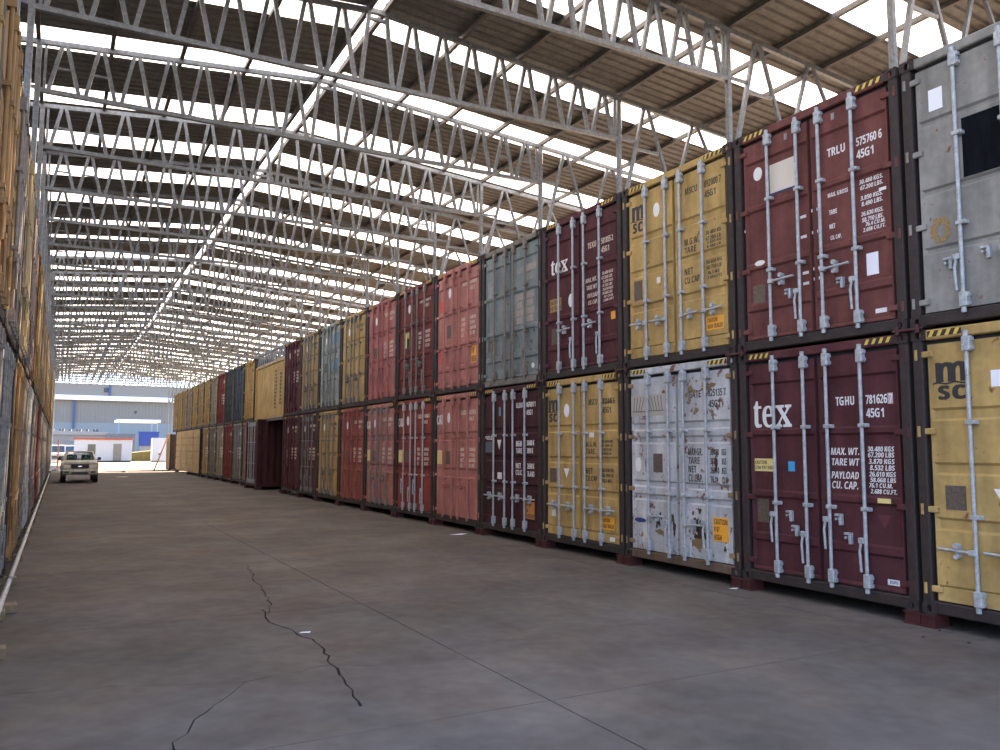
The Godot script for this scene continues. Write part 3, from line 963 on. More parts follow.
	# stacking fittings between tiers and steel blocks under the corners
	for n in range(-1, 12):
		var z := -(Z0 + PITCH * n)
		var b := thing("support_block", "dark red steel block between floor and container corners", "block", Vector3(FACE_R + 0.02, 0, z), 0.0, "steel blocks under the row")
		var bm := simple("support_block", func(q: MB):
			q.box(Vector3(-0.06, 0, -0.18), Vector3(0.20, 0.014, 0.18))
			q.box(Vector3(-0.06, 0.116, -0.18), Vector3(0.20, 0.13, 0.18))
			q.box(Vector3(-0.045, 0.014, -0.165), Vector3(0.185, 0.116, -0.012))
			q.box(Vector3(-0.045, 0.014, 0.012), Vector3(0.185, 0.116, 0.165)))
		put("block_body", bm, M.red_steel, b)
		put("weld_plate", simple("weld_plate", func(q: MB): q.box(Vector3(-0.066, 0.014, -0.012), Vector3(-0.05, 0.116, 0.012))), M.red_steel, b)
		if n < 7 and n >= 0:
			var f := thing("bridge_clamp", "red screw clamp joining container corners between the tiers", "clamp", Vector3(FACE_R - 0.03, BLOCK + HC + 0.01, z), 0.0, "bridge clamps between tiers")
			put("screw", simple("clamp_screw", func(q: MB): q.tube(Vector3(0, 0, -0.17), Vector3(0, 0, 0.17), 0.016)), M.red_steel, f)
			for s in [-1.0, 1.0]:
				put("jaw", simple("clamp_jaw", func(q: MB): q.bevel(Vector3(-0.02, -0.045, -0.022), Vector3(0.022, 0.045, 0.022), 0.006)), M.red_steel, f, Vector3(0, 0, s * 0.115))
	for i in 7:
		var z := -38.32 - 2.52 * i
		var b := thing("support_block", "dark red steel block beyond the open slot, under container corners", "block", Vector3(FACE_R + 0.02, 0, z), 0.0, "steel blocks beyond the slot")
		put("block_body", cache.support_block, M.red_steel, b)

	# the slot: a maroon container lower down, a mustard one turned along the row above it
	var wine_side := paint(wine, 0)
	t = container("wine-red container showing its ribbed side in the open slot", "", Vector3(7.52, BLOCK, -37.07), T, {"paint": wine_side, "side": wine_side, "ribs": true, "frame": wine_side, "handles": []})
	for s in [-1.0, 1.0]:
		var sb := thing("support_block", "dark red steel block under the wine-red container in the slot", "block", Vector3(7.54, 0, -37.07 + s * 1.1), 0.0, "blocks in the slot")
		put("block_body", cache.support_block, M.red_steel, sb)
	var yb := thing("flat_container", "mustard container lying along the row with upright black lettering", "container", Vector3(FACE_R + 0.03, 3.06, -35.5))
	var ym := paint(mustard, 0)
	put("body", simple("yb body", func(q: MB):
		q.box(Vector3(0.05, 0, -2.74), Vector3(2.4, 2.36, 2.74))), ym, yb)
	for s in [-1.0, 1.0]:
		put("corner_post", simple("yb post", func(q: MB): q.bevel(Vector3(0, 0, -0.07), Vector3(0.14, 2.40, 0.07), 0.01)), ym, yb, Vector3(0, 0, s * 2.68))
	put("top_rail", simple("yb rail", func(q: MB): q.bevel(Vector3(0, 2.31, -2.6), Vector3(0.1, 2.40, 2.6), 0.01)), ym, yb)
	put("bottom_rail", simple("yb rail low", func(q: MB): q.bevel(Vector3(0, 0, -2.6), Vector3(0.1, 0.1, 2.6), 0.01)), ym, yb)
	var r3 := RandomNumberGenerator.new()
	r3.seed = 31
	for q in [[1.05, 11, 2.02, 0.34], [1.95, 9, 1.85, 0.22]]:
		for k in q[1]:
			var lb := MB.new()
			var y: float = q[2] - k * 0.152
			var hw: float = q[3] * 0.5
			lb.box(Vector3(0.043, y - 0.10, q[0] - hw), Vector3(0.05, y, q[0] - hw + 0.07))
			lb.box(Vector3(0.043, y - 0.10, q[0] + hw - 0.07), Vector3(0.05, y, q[0] + hw))
			var bar := r3.randf_range(0.02, 0.08)
			lb.box(Vector3(0.043, y - bar - 0.018, q[0] - hw), Vector3(0.05, y - bar + 0.018, q[0] + hw))
			put("painted_letter", lb.mesh(), M.black_ink, yb)
	container("added unseen container blocking the sun deep inside the open slot", "", Vector3(9.6, BLOCK, -34.3), T, {"paint": wine_side, "handles": []})  # unseen, added to keep sun from shining through the slot
	for s in [-1.0, 1.0]:
		var sb3 := thing("support_block", "dark red steel block under the added set-back container", "block", Vector3(9.65, 0, -34.3 + s * 1.0), 0.0, "blocks under the added set-back container")
		put("block_body", cache.support_block, M.red_steel, sb3)
	var ledge := thing("steel_beam", "pale steel beam carrying the sideways mustard container across the slot", "beam", Vector3(FACE_R + 0.06, 0, -34.35))
	put("web", simple("ledge", func(q: MB):
		q.box(Vector3(-0.05, 2.955, -1.48), Vector3(0.10, 2.975, 1.48))
		q.box(Vector3(-0.05, 3.04, -1.48), Vector3(0.10, 3.06, 1.48))
		q.box(Vector3(0.015, 2.975, -1.48), Vector3(0.035, 3.04, 1.48))), M.galv, ledge)
	for x in [0.35, 1.6]:
		put("leg", simple("ledge leg", func(q: MB): q.box(Vector3(-0.06, 0, -0.06), Vector3(0.06, 3.06, 0.06))), M.post, ledge, Vector3(x, 0, 1.40))
	var gird := thing("lattice_girder", "galvanised lattice girder lying on the sideways mustard container", "girder", Vector3(FACE_R + 0.10, 5.46, -35.5))
	for y in [0.03, 0.55]:
		put("chord", simple("gird chord %.2f" % y, func(q: MB): q.beam(Vector3(0, y, -2.65), Vector3(0, y, 2.65), 0.06, 0.06)), M.galv, gird)
	for i in 12:
		var z := -2.6 + i * 0.433
		put("web", simple("gird web", func(q: MB):
			q.beam(Vector3(0, 0.05, 0), Vector3(0, 0.53, 0.2165), 0.035, 0.035)
			q.beam(Vector3(0, 0.53, 0.2165), Vector3(0, 0.05, 0.433), 0.035, 0.035)), M.galv, gird, Vector3(0, 0, z))

	# a long mustard container laid along the row at its far end, lower tier
	var lg := thing("flat_container", "long mustard container laid along the row near the far end", "container", Vector3(FACE_R - 0.10, BLOCK, -59.7))
	var lm2 := paint(mustard, 1)
	put("body", simple("lg body", func(q: MB): q.box(Vector3(0.08, 0.05, -6.05), Vector3(2.4, HC - 0.03, 6.05))), lm2, lg)
	for i in 4:
		for k in 6:
			put("side_panel", simple("lg panel", func(q: MB): q.bevel(Vector3(0.03, 0, -1.40), Vector3(0.09, 0.40, 1.40), 0.02)), lm2, lg, Vector3(0, 0.12 + k * 0.445, -4.45 + i * 2.97))
	for s in [-1.0, 1.0]:
		put("corner_post", simple("lg post", func(q: MB): q.bevel(Vector3(0, 0, -0.08), Vector3(0.16, HC, 0.08), 0.01)), M.post, lg, Vector3(0, 0, s * 6.0))
	for s in [-1.0, 0.0, 1.0]:
		var sb2 := thing("support_block", "dark red steel block under the long mustard container", "block", Vector3(FACE_R - 0.02, 0, -59.7 + s * 5.8), 0.0, "blocks under the long container")
		put("block_body", cache.support_block, M.red_steel, sb2)
	# last container, out in the daylight
	t = container("sunlit yellow container standing alone past the end of the row", "", Vector3(FACE_R + 0.1, 0.02, -72.2), T, {"paint": paint(Color(0.50, 0.36, 0.17), 0), "style": "narrow", "handles": [], "bars": paint(Color(0.5, 0.4, 0.25))})


func build_left_row() -> void:
	var tones := [[Color(0.46, 0.32, 0.13), "tan yellow"], [Color(0.36, 0.22, 0.10), "ochre brown"], [Color(0.40, 0.39, 0.36), "pale grey"], [Color(0.27, 0.062, 0.046), "red"], [Color(0.24, 0.12, 0.07), "rust brown"], [Color(0.46, 0.36, 0.21), "sand-coloured"]]
	var pick := RandomNumberGenerator.new()
	pick.seed = 4
	var hs := [HC, HC]
	var tier_name := ["lower", "upper"]
	for i in 25:
		var z := -5.0 - 2.50 * (i + 0.5)
		var y := BLOCK
		for k in 2:
			var q: int = pick.randi_range(0, 5)
			if k == 0:
				q = [2, 2, 2, 1, 2, 0, 3, 3, 3, 1, 5, 0, 1][i % 13]
			if k == 1:
				q = [0, 1, 0, 5, 1, 4, 0][i % 7]
			var lbl := "%s container in the %s tier of the stack behind the floor pipe" % [tones[q][1], tier_name[k]]
			var shift := pick.randf_range(-0.025, 0.02)
			var own := paint(tones[q][0], 1)
			var bar_mat: Material = [own, own, M.bar_rust, own, M.bar_rust][i % 5] if k == 1 else [M.bar, M.bar_rust, M.bar_dull, own, M.bar_rust][i % 5]
			var t := container(lbl, "%s %s-tier containers of the stack by the pipe" % [tones[q][1], tier_name[k]], Vector3(FACE_L + shift, y, z), PI / 2, {"H": hs[k], "paint": paint(tones[q][0], 2 if (i + k) % 3 == 0 else 1), "style": ["wide", "narrow", "band"][(i + k) % 3], "frame": M.post, "header": M.post, "hinge": paint(tones[q][0], 1), "bars": bar_mat, "handles": [[0, "hang", 0.86], [1, "hang", 0.66], [2, "hang", 0.86], [3, "hang", 0.66]]})
			if k == 1 and i == 2:
				mark(t, "blue_sticker", 0.70, 1.2, 0.95, 1.6, M.blue_sticker)
			y += hs[k] + 0.015
	# timbers that carry the stack and the pipe laid on them
	for i in 26:
		var z := -5.0 - 2.50 * i
		var w := 0.10
		var tb := thing("timber_block", "short sawn timber under the corner of the stack behind the floor pipe", "timber", Vector3(-0.415, 0, z), 0.0, "timbers under the high stack")
		put("timber", simple("timber", func(q: MB): q.bevel(Vector3(-0.62, 0, -0.08), Vector3(0, w, 0.08), 0.008)), M.timber, tb)
		put("packing_plate", simple("packing", func(q: MB): q.box(Vector3(-0.62, w, -0.10), Vector3(-0.14, BLOCK, 0.10))), M.post, tb)
	for q in [[-8.2, 0.0], [-10.4, 0.1]]:
		var o := thing("timber_block", "short loose timber lying beside the pipe", "timber", Vector3(-0.34, 0, q[0]), q[1], "loose timbers by the pipe")
		put("timber", simple("loose timber", func(b: MB): b.bevel(Vector3(-0.30, 0, -0.09), Vector3(0.02, 0.095, 0.09), 0.008)), M.timber, o)
	var pipe := thing("floor_pipe", "white pipe running along the foot of the stack behind the floor pipe", "pipe", Vector3(-0.465, 0.10 + 0.031, 0))
	var pm := textured(Color(0.66, 0.67, 0.67), M.t_metal, 0.8, 0.5)
	for i in 9:
		put("pipe_length", simple("pipe", func(b: MB): b.tube(Vector3(0, 0, 0), Vector3(0, 0, -5.98), 0.031, 10)), pm, pipe, Vector3(0, 0, -6.0 - i * 6.0))
		put("coupling", simple("coupling", func(b: MB): b.tube(Vector3(0, 0, 0.06), Vector3(0, 0, -0.06), 0.038, 10)), M.galv, pipe, Vector3(0, 0, -6.0 - i * 6.0))


# ------------------------------------------------------------------ floor

func strip(points: Array, w: float, sd: int) -> PackedVector2Array:
	# jagged ribbon along a crack, (x, z)
	var r := RandomNumberGenerator.new()
	r.seed = sd
	var fine := []
	for i in points.size() - 1:
		var a: Vector2 = points[i]
		var b: Vector2 = points[i + 1]
		var n := maxi(2, int(a.distance_to(b) / 0.13))
		for k in n:
			var q := a.lerp(b, float(k) / n)
			if k > 0:
				q += Vector2(r.randf_range(-0.03, 0.03), r.randf_range(-0.03, 0.03))
			fine.append(q)
	fine.append(points[points.size() - 1])
	var one := PackedVector2Array()
	var two := []
	for i in fine.size():
		var d: Vector2 = (fine[mini(i + 1, fine.size() - 1)] - fine[maxi(i - 1, 0)]).normalized()
		var s := Vector2(-d.y, d.x) * w * r.randf_range(0.35, 1.0) * 0.5
		one.append(fine[i] + s)
		two.append(fine[i] - s)
	two.reverse()
	for q in two:
		one.append(q)
	return one


func slab_mesh(polys: Array) -> ArrayMesh:
	var b := MB.new()
	for poly in polys:
		var p: PackedVector2Array = poly
		if p.size() < 3:
			continue
		if Geometry2D.is_polygon_clockwise(p):
			p.reverse()
		var t := Geometry2D.triangulate_polygon(p)
		for i in range(0, t.size(), 3):
			var a := p[t[i]]
			var c := p[t[i + 1]]
			var d := p[t[i + 2]]
			var q := [Vector3(a.x, 0, a.y), Vector3(c.x, 0, c.y), Vector3(d.x, 0, d.y)]
			if (q[1] - q[0]).cross(q[2] - q[0]).y < 0:
				b.tri(q[0], q[2], q[1])
			else:
				b.tri(q[0], q[1], q[2])
		for i in p.size():
			var a := p[i]
			var c := p[(i + 1) % p.size()]
			b.quad(Vector3(a.x, 0, a.y), Vector3(c.x, 0, c.y), Vector3(c.x, -0.08, c.y), Vector3(a.x, -0.08, a.y))
	return b.mesh()


func build_floor() -> void:
	var f := struct("floor", "grey concrete floor of jointed slabs with jagged cracks")
	var b := MB.new()
	b.box(Vector3(-13.5, -0.30, -70.5), Vector3(21, -0.08, 9))
	put("sub_base", b.mesh(), M.subbase, f)
	var xs := [-13.5, -5.3, -1.05, 3.15, 7.35, 11.6, 21.0]
	var zs := [9.0, 3.05, -1.0, -5.05, -9.10, -13.15, -17.2, -21.25, -25.3, -29.35, -33.4, -41.5, -50, -60, -70.5]
	var V := func(x, z): return Vector2(x, z)
	var cracks := [
		strip([V.call(1.92, -5.55), V.call(1.99, -6.1), V.call(2.06, -6.7), V.call(2.16, -7.4), V.call(2.10, -8.1), V.call(1.98, -8.6), V.call(2.05, -9.3)], 0.026, 5),
		strip([V.call(2.03, -9.0), V.call(2.24, -9.7), V.call(2.33, -10.6), V.call(2.54, -12.4), V.call(2.6, -12.9)], 0.016, 6),
		strip([V.call(0.5, -4.9), V.call(0.82, -5.65), V.call(1.03, -6.05), V.call(1.33, -6.52), V.call(2.08, -6.72)], 0.020, 7),
		strip([V.call(1.35, -6.53), V.call(0.7, -6.75), V.call(0.12, -6.95), V.call(-0.6, -7.05), V.call(-1.3, -7.1)], 0.011, 8),
		strip([V.call(2.02, -6.68), V.call(2.5, -6.42), V.call(3.3, -6.36)], 0.011, 9),
	]
	var joint := 0.012
	for i in xs.size() - 1:
		for k in zs.size() - 1:
			if zs[k] < -33.0:
				continue
			var x0: float = xs[i] + joint * 0.5
			var x1: float = xs[i + 1] - joint * 0.5
			var z0: float = zs[k + 1] + joint * 0.36
			var z1: float = zs[k] - joint * 0.36
			var polys := [PackedVector2Array([Vector2(x0, z0), Vector2(x1, z0), Vector2(x1, z1), Vector2(x0, z1)])]
			if xs[i] > -2.0 and xs[i] < 3.0 and zs[k] <= -5.0 and zs[k] > -10.0:
				for c in cracks:
					var nxt := []
					for p in polys:
						for r in Geometry2D.clip_polygons(p, c):
							if not Geometry2D.is_polygon_clockwise(r):
								nxt.append(r)
					polys = nxt
			put("slab", slab_mesh(polys), M.concrete, f)
	for k in zs.size() - 1:
		if zs[k] < -33.0:
			put("slab", slab_mesh([PackedVector2Array([Vector2(-13.5, zs[k + 1] + 0.003), Vector2(21, zs[k + 1] + 0.003), Vector2(21, zs[k] - 0.003), Vector2(-13.5, zs[k] - 0.003)])]), M.concrete, f)


# ------------------------------------------------------------------ roof

func roof_y(x: float) -> float:
	return 10.37 - 0.0836 * absf(x - RIDGE_X)


func sheet_mesh(opaque: bool) -> ArrayMesh:
	# a ribbed sheet: runs 11.15 m along +x from the ridge, 0.985 m wide along z
	var b := MB.new()
	var w := 0.985
	var prof := []
	for i in 4:
		var z := -w * 0.5 + i * w / 4.0
		prof.append_array([Vector2(z, 0.0), Vector2(z + 0.150, 0.0), Vector2(z + 0.178, 0.034), Vector2(z + 0.218, 0.034)])
	prof.append(Vector2(w * 0.5, 0.0))
	for i in prof.size() - 1:
		var p: Vector2 = prof[i]
		var q: Vector2 = prof[i + 1]
		b.quad(Vector3(0, p.y, p.x), Vector3(11.25, p.y, p.x), Vector3(11.25, q.y, q.x), Vector3(0, q.y, q.x))
		if opaque:
			b.quad(Vector3(0, q.y + 0.006, q.x), Vector3(11.15, q.y + 0.006, q.x), Vector3(11.15, p.y + 0.006, p.x), Vector3(0, p.y + 0.006, p.x))
	return b.mesh()


func build_roof() -> void:
	var c := struct("ceiling", "ribbed metal roof with white translucent sheets on dark purlins")
	var op := sheet_mesh(true)
	var tr := sheet_mesh(false)
	var tilt := atan(0.0836)
	for j in range(-14, 91):
		var z := -15.2075 - 0.985 * j
		var clear := posmod(j, 3) == 0
		for s in [1, -1]:
			var o := put("skylight_sheet" if clear else "roof_sheet", tr if clear else op, M.skylight if clear else M.sheet, c)
			var turn := Basis(Vector3(0, 0, 1), -tilt) if s > 0 else Basis(Vector3.UP, PI) * Basis(Vector3(0, 0, 1), -tilt)
			o.transform = Transform3D(turn, Vector3(RIDGE_X + s * 0.125, 10.501, z))
	var zn := -1.0
	var zf := -104.6
	for d in [0.165, 1.84, 3.2, 4.55, 5.88, 7.21, 8.5, 9.8, 11.1]:
		for s in [1.0, -1.0]:
			var b := MB.new()
			var x: float = RIDGE_X + s * d
			var y := roof_y(x) + 0.03
			b.box(Vector3(x - 0.04, y, zf), Vector3(x + 0.04, y + 0.102, zn))
			put("purlin", b.mesh(), M.purlin, c)
	var k := 0
	var z := zn
	while z > zf:
		var b := MB.new()
		var ze := maxf(z - 5.9, zf)
		for s in [1.0, -1.0]:
			var a := Vector3(RIDGE_X, 10.575, z)
			var e := Vector3(RIDGE_X + s * 0.20, 10.54, z)
			var l := Vector3(0, 0, ze - z)
			if s > 0:
				b.quad(a, a + l, e + l, e)
			else:
				b.quad(e, e + l, a + l, a)
		put("ridge_cap", b.mesh(), M.skylight, c)
		z = ze
		k += 1


func truss(z: float, left_foot: float, right_foot: float, proto: Node3D) -> Node3D:
	var t: Node3D
	if proto:
		t = proto.duplicate()
		t.name = numbered("roof_truss")
		add_child(t)
		t.position.z = z
		for n in t.get_children():
			if n.name.begins_with("column") or n.name.begins_with("base_plate"):
				t.remove_child(n)
				n.free()
	else:
		t = thing("roof_truss", "galvanised lattice truss spanning the shed under the ribbed roof", "truss", Vector3(0, 0, z), 0.0, "roof trusses")
		var tc := 0.085
		for s in [1.0, -1.0]:
			put("top_chord", simple("top chord %d" % s, func(b: MB): b.beam(Vector3(RIDGE_X, roof_y(RIDGE_X), 0), Vector3(RIDGE_X + s * 11.36, roof_y(RIDGE_X + 11.36), 0), tc, 0.10)), M.galv, t)
		put("bottom_chord", simple("bottom chord", func(b: MB): b.beam(Vector3(-0.70, 8.885, 0), Vector3(10.98, 8.885, 0), tc, 0.09)), M.galv, t)
		for s in [1.0, -1.0]:
			# x measured from the ridge
			var web := func(x0: float, y0: float, x1: float, y1: float, w := 0.076):
				var b := MB.new()
				b.beam(Vector3(RIDGE_X + s * x0, y0, 0), Vector3(RIDGE_X + s * x1, y1, 0), w, w)
				put("web", b.mesh(), M.galv, t)
			var ty := func(x: float): return roof_y(RIDGE_X + x) - 0.03
			for i in 8:
				var top_x := 5.41 - 0.668 * i
				var b0 := 5.73 - 0.668 * i
				var b1 := b0 - 0.668
				web.call(b0 - 0.06, 8.91, top_x + 0.045, ty.call(top_x))
				web.call(b1 + 0.06, 8.91, top_x - 0.045, ty.call(top_x))
				if i < 2:
					var q := MB.new()
					q.beam(Vector3(RIDGE_X + s * (top_x + 0.17), 9.40, 0), Vector3(RIDGE_X + s * (top_x - 0.17), 9.40, 0), 0.04, 0.045)
					put("tie", q.mesh(), M.galv, t)
			web.call(5.73 - 0.668 * 8 - 0.06, 8.91, 0.18, ty.call(0.18))
			web.call(5.74, 8.90, 5.74, ty.call(5.74), 0.05)
			# bracket that carries the eaves beyond the column
			web.call(5.92, 7.10, 6.60, ty.call(6.6), 0.075)
			web.call(7.43, 7.72, 6.72, ty.call(6.7), 0.065)
			web.call(7.43, 7.72, 8.08, ty.call(8.08), 0.065)
			web.call(8.95, 8.35, 8.24, ty.call(8.2), 0.06)
			web.call(8.95, 8.35, 9.55, ty.call(9.55), 0.06)
			web.call(10.40, 8.96, 9.68, ty.call(9.6), 0.06)
			var q2 := MB.new()
			q2.beam(Vector3(RIDGE_X + s * 5.92, 7.08, 0), Vector3(RIDGE_X + s * 11.15, 9.28, 0), 0.08, 0.08)
			put("bracket_chord", q2.mesh(), M.galv, t)
			for h in [[5.90, 8.93, 6.40], [6.33, 8.75, 7.02]]:
				var q3 := MB.new()
				q3.beam(Vector3(RIDGE_X + s * h[0], h[1], 0), Vector3(RIDGE_X + s * h[2], h[1], 0), 0.05, 0.06)
				put("tie", q3.mesh(), M.galv, t)
		var rc := MB.new()
		rc.beam(Vector3(RIDGE_X - 0.2, 10.20, 0), Vector3(RIDGE_X + 0.2, 10.20, 0), 0.06, 0.06)
		put("tie", rc.mesh(), M.galv, t)
	for s in [1.0, -1.0]:
		var x: float = RIDGE_X + s * 5.86
		var y0: float = right_foot if s > 0 else left_foot
		put("column", simple("column %.2f" % y0, func(b: MB): b.bevel(Vector3(-0.05, y0, -0.05), Vector3(0.05, 9.93, 0.05), 0.01)), M.galv, t, Vector3(x, 0, 0))
		put("base_plate", simple("base plate", func(b: MB): b.box(Vector3(-0.14, 0, -0.14), Vector3(0.14, 0.016, 0.14))), M.galv, t, Vector3(x, y0, 0))
	return t


func build_trusses() -> void:
	var top_r := BLOCK + 2 * HC + 0.02
	var top_l := BLOCK + 2 * HC + 0.015
	var first: Node3D = null
	for k in range(-2, 27):
		var z := FRAME0 - FRAME_STEP * k
		var lf := top_l if z < -5.1 and z > -67.4 else 0.0
		var rf := top_r if z < -0.5 and z > -68.4 and (z > -32.5 or z < -38.4) else 0.0
		if z < -32.5 and z > -38.4:
			rf = 5.46
		var t := truss(z, lf, rf, first)
		if first == null:
			first = t


# ------------------------------------------------------------------ pickup truck

func build_truck() -> void:
	var t := thing("pickup_truck", "beige-white pickup truck with a dark grille, parked facing down the aisle", "truck", Vector3(0.98, 0, -49.0))
	var body := textured(Color(0.60, 0.55, 0.47), M.t_paint, 0.5, 0.35)
	body.clearcoat_enabled = true
	body.clearcoat = 0.4
	var dark := flat(Color(0.02, 0.02, 0.022), 0.5)
	var glass := StandardMaterial3D.new()
	glass.albedo_color = Color(0.30, 0.42, 0.42, 0.35)
	glass.transparency = BaseMaterial3D.TRANSPARENCY_ALPHA
	glass.roughness = 0.05
	var chrome := flat(Color(0.6, 0.6, 0.6), 0.2, 0.9)
	var lamp := flat(Color(0.62, 0.58, 0.50), 0.15)
	# lower body: side outline swept across, nose at +z
	var side := PackedVector2Array([Vector2(-2.5, 0.45), Vector2(2.35, 0.42), Vector2(2.52, 0.55), Vector2(2.52, 0.86), Vector2(2.40, 0.98), Vector2(1.15, 1.10), Vector2(0.95, 1.12), Vector2(-2.55, 1.10)])
	var lb := MB.new()
	lb.prism(side, -0.80, 0.80)
	var lower := put("lower_body", lb.mesh(), body, t)
	lower.rotation.y = -PI / 2
	var cab := MB.new()   # pillars and roof as a frame so that glass shows through
	var P := func(x: float, y: float, z: float): return Vector3(x, y, z)
	for s in [-1.0, 1.0]:
		cab.beam(P.call(s * 0.74, 1.10, 1.0), P.call(s * 0.60, 1.55, 0.30), 0.07, 0.07)
		cab.beam(P.call(s * 0.76, 1.10, -0.25), P.call(s * 0.62, 1.55, -0.20), 0.08, 0.08)
		cab.beam(P.call(s * 0.74, 1.10, -0.95), P.call(s * 0.60, 1.55, -0.85), 0.08, 0.10)
	put("cab_pillars", cab.mesh(), body, t)
	put("cab_roof", simple("cab roof", func(b: MB): b.bevel(Vector3(-0.65, 1.53, -0.95), Vector3(0.65, 1.60, 0.36), 0.025)), body, t)
	var ws := MB.new()
	ws.quad(P.call(-0.71, 1.11, 1.0), P.call(0.71, 1.11, 1.0), P.call(0.58, 1.54, 0.32), P.call(-0.58, 1.54, 0.32))
	put("windscreen", ws.mesh(), glass, t)
	var rw := MB.new()
	rw.quad(P.call(0.70, 1.11, -0.96), P.call(-0.70, 1.11, -0.96), P.call(-0.58, 1.54, -0.87), P.call(0.58, 1.54, -0.87))
	put("rear_window", rw.mesh(), glass, t)
	for s in [-1.0, 1.0]:
		var sw := MB.new()
		sw.quad(P.call(s * 0.755, 1.11, 0.95), P.call(s * 0.755, 1.11, -0.9), P.call(s * 0.62, 1.54, -0.82), P.call(s * 0.62, 1.54, 0.30))
		put("side_window", sw.mesh(), glass, t)
		var mir := put("mirror", simple("mirror", func(b: MB):
			b.bevel(Vector3(-0.09, -0.08, -0.05), Vector3(0.09, 0.08, 0.05), 0.03)), dark, t, Vector3(s * 0.93, 1.21, 0.72))
		put("mirror_arm", simple("mirror arm", func(b: MB): b.tube(Vector3(-0.16, -0.05, 0), Vector3(0.16, -0.05, 0), 0.02, 6)), dark, mir, Vector3(-s * 0.10, 0, 0))
		put("headlight", simple("headlight", func(b: MB): b.bevel(Vector3(-0.165, -0.10, -0.1), Vector3(0.165, 0.10, 0.02), 0.03)), lamp, t, Vector3(s * 0.60, 0.83, 2.515))
		put("fog_recess", simple("fog recess", func(b: MB): b.bevel(Vector3(-0.12, -0.05, -0.1), Vector3(0.12, 0.05, 0.01), 0.02)), dark, t, Vector3(s * 0.60, 0.55, 2.60))
		put("fender", simple("fender", func(b: MB): b.bevel(Vector3(-0.09, 0.62, -0.55), Vector3(0.06, 1.02, 0.72), 0.04)), body, t, Vector3(s * 0.79, 0, 1.72))
		for z in [1.62, -1.55]:
			var wh := put("wheel", simple("tyre", func(b: MB):
				b.tube(Vector3(-0.12, 0, 0), Vector3(0.12, 0, 0), 0.35, 20)), dark, t, Vector3(s * 0.73, 0.35, z))
			put("hub_cap", simple("hub cap", func(b: MB): b.tube(Vector3(-0.008, 0, 0), Vector3(0.008, 0, 0), 0.19, 14)), chrome, wh, Vector3(s * 0.125, 0, 0))
	put("bonnet", simple("bonnet", func(b: MB):
		b.quad(Vector3(-0.70, 1.075, 2.42), Vector3(0.70, 1.075, 2.42), Vector3(0.72, 1.14, 1.05), Vector3(-0.72, 1.14, 1.05))
		b.quad(Vector3(-0.70, 0.98, 2.50), Vector3(0.70, 0.98, 2.50), Vector3(0.70, 1.075, 2.42), Vector3(-0.70, 1.075, 2.42))
		b.quad(Vector3(0.70, 0.98, 2.50), Vector3(0.72, 1.0, 1.05), Vector3(0.72, 1.14, 1.05), Vector3(0.70, 1.075, 2.42))
		b.quad(Vector3(-0.72, 1.0, 1.05), Vector3(-0.70, 0.98, 2.50), Vector3(-0.70, 1.075, 2.42), Vector3(-0.72, 1.14, 1.05))), body, t)
	var gr := put("grille", simple("grille", func(b: MB): b.bevel(Vector3(-0.40, -0.11, -0.06), Vector3(0.40, 0.11, 0.02), 0.02)), dark, t, Vector3(0, 0.84, 2.525))
	put("badge", simple("badge", func(b: MB):
		b.prism(PackedVector2Array([Vector2(-0.10, 0), Vector2(-0.06, -0.032), Vector2(0.06, -0.032), Vector2(0.10, 0), Vector2(0.06, 0.032), Vector2(-0.06, 0.032)]), 0.02, 0.03)), chrome, gr)
	put("bumper", simple("bumper", func(b: MB): b.bevel(Vector3(-0.80, 0.42, 2.40), Vector3(0.80, 0.68, 2.60), 0.05)), body, t)
	put("air_intake", simple("intake", func(b: MB): b.bevel(Vector3(-0.40, 0.46, 2.5), Vector3(0.40, 0.56, 2.61), 0.02)), dark, t)
	put("number_plate", simple("nplate", func(b: MB): b.box(Vector3(-0.24, 0.575, 2.60), Vector3(0.24, 0.665, 2.612))), M.white_ink, t)
	put("bed_wall", simple("bed", func(b: MB):
		b.box(Vector3(-0.80, 1.10, -2.55), Vector3(-0.74, 1.16, -1.05))
		b.box(Vector3(0.74, 1.10, -2.55), Vector3(0.80, 1.16, -1.05))
		b.box(Vector3(-0.80, 1.10, -2.58), Vector3(0.80, 1.16, -2.52))), body, t)
	for s in [-1.0, 1.0]:
		put("seat", simple("truck seat", func(b: MB): b.bevel(Vector3(-0.24, 1.02, -0.2), Vector3(0.24, 1.42, -0.02), 0.05)), dark, t, Vector3(s * 0.34, 0, -0.2))


# ------------------------------------------------------------------ outside, beyond the far end

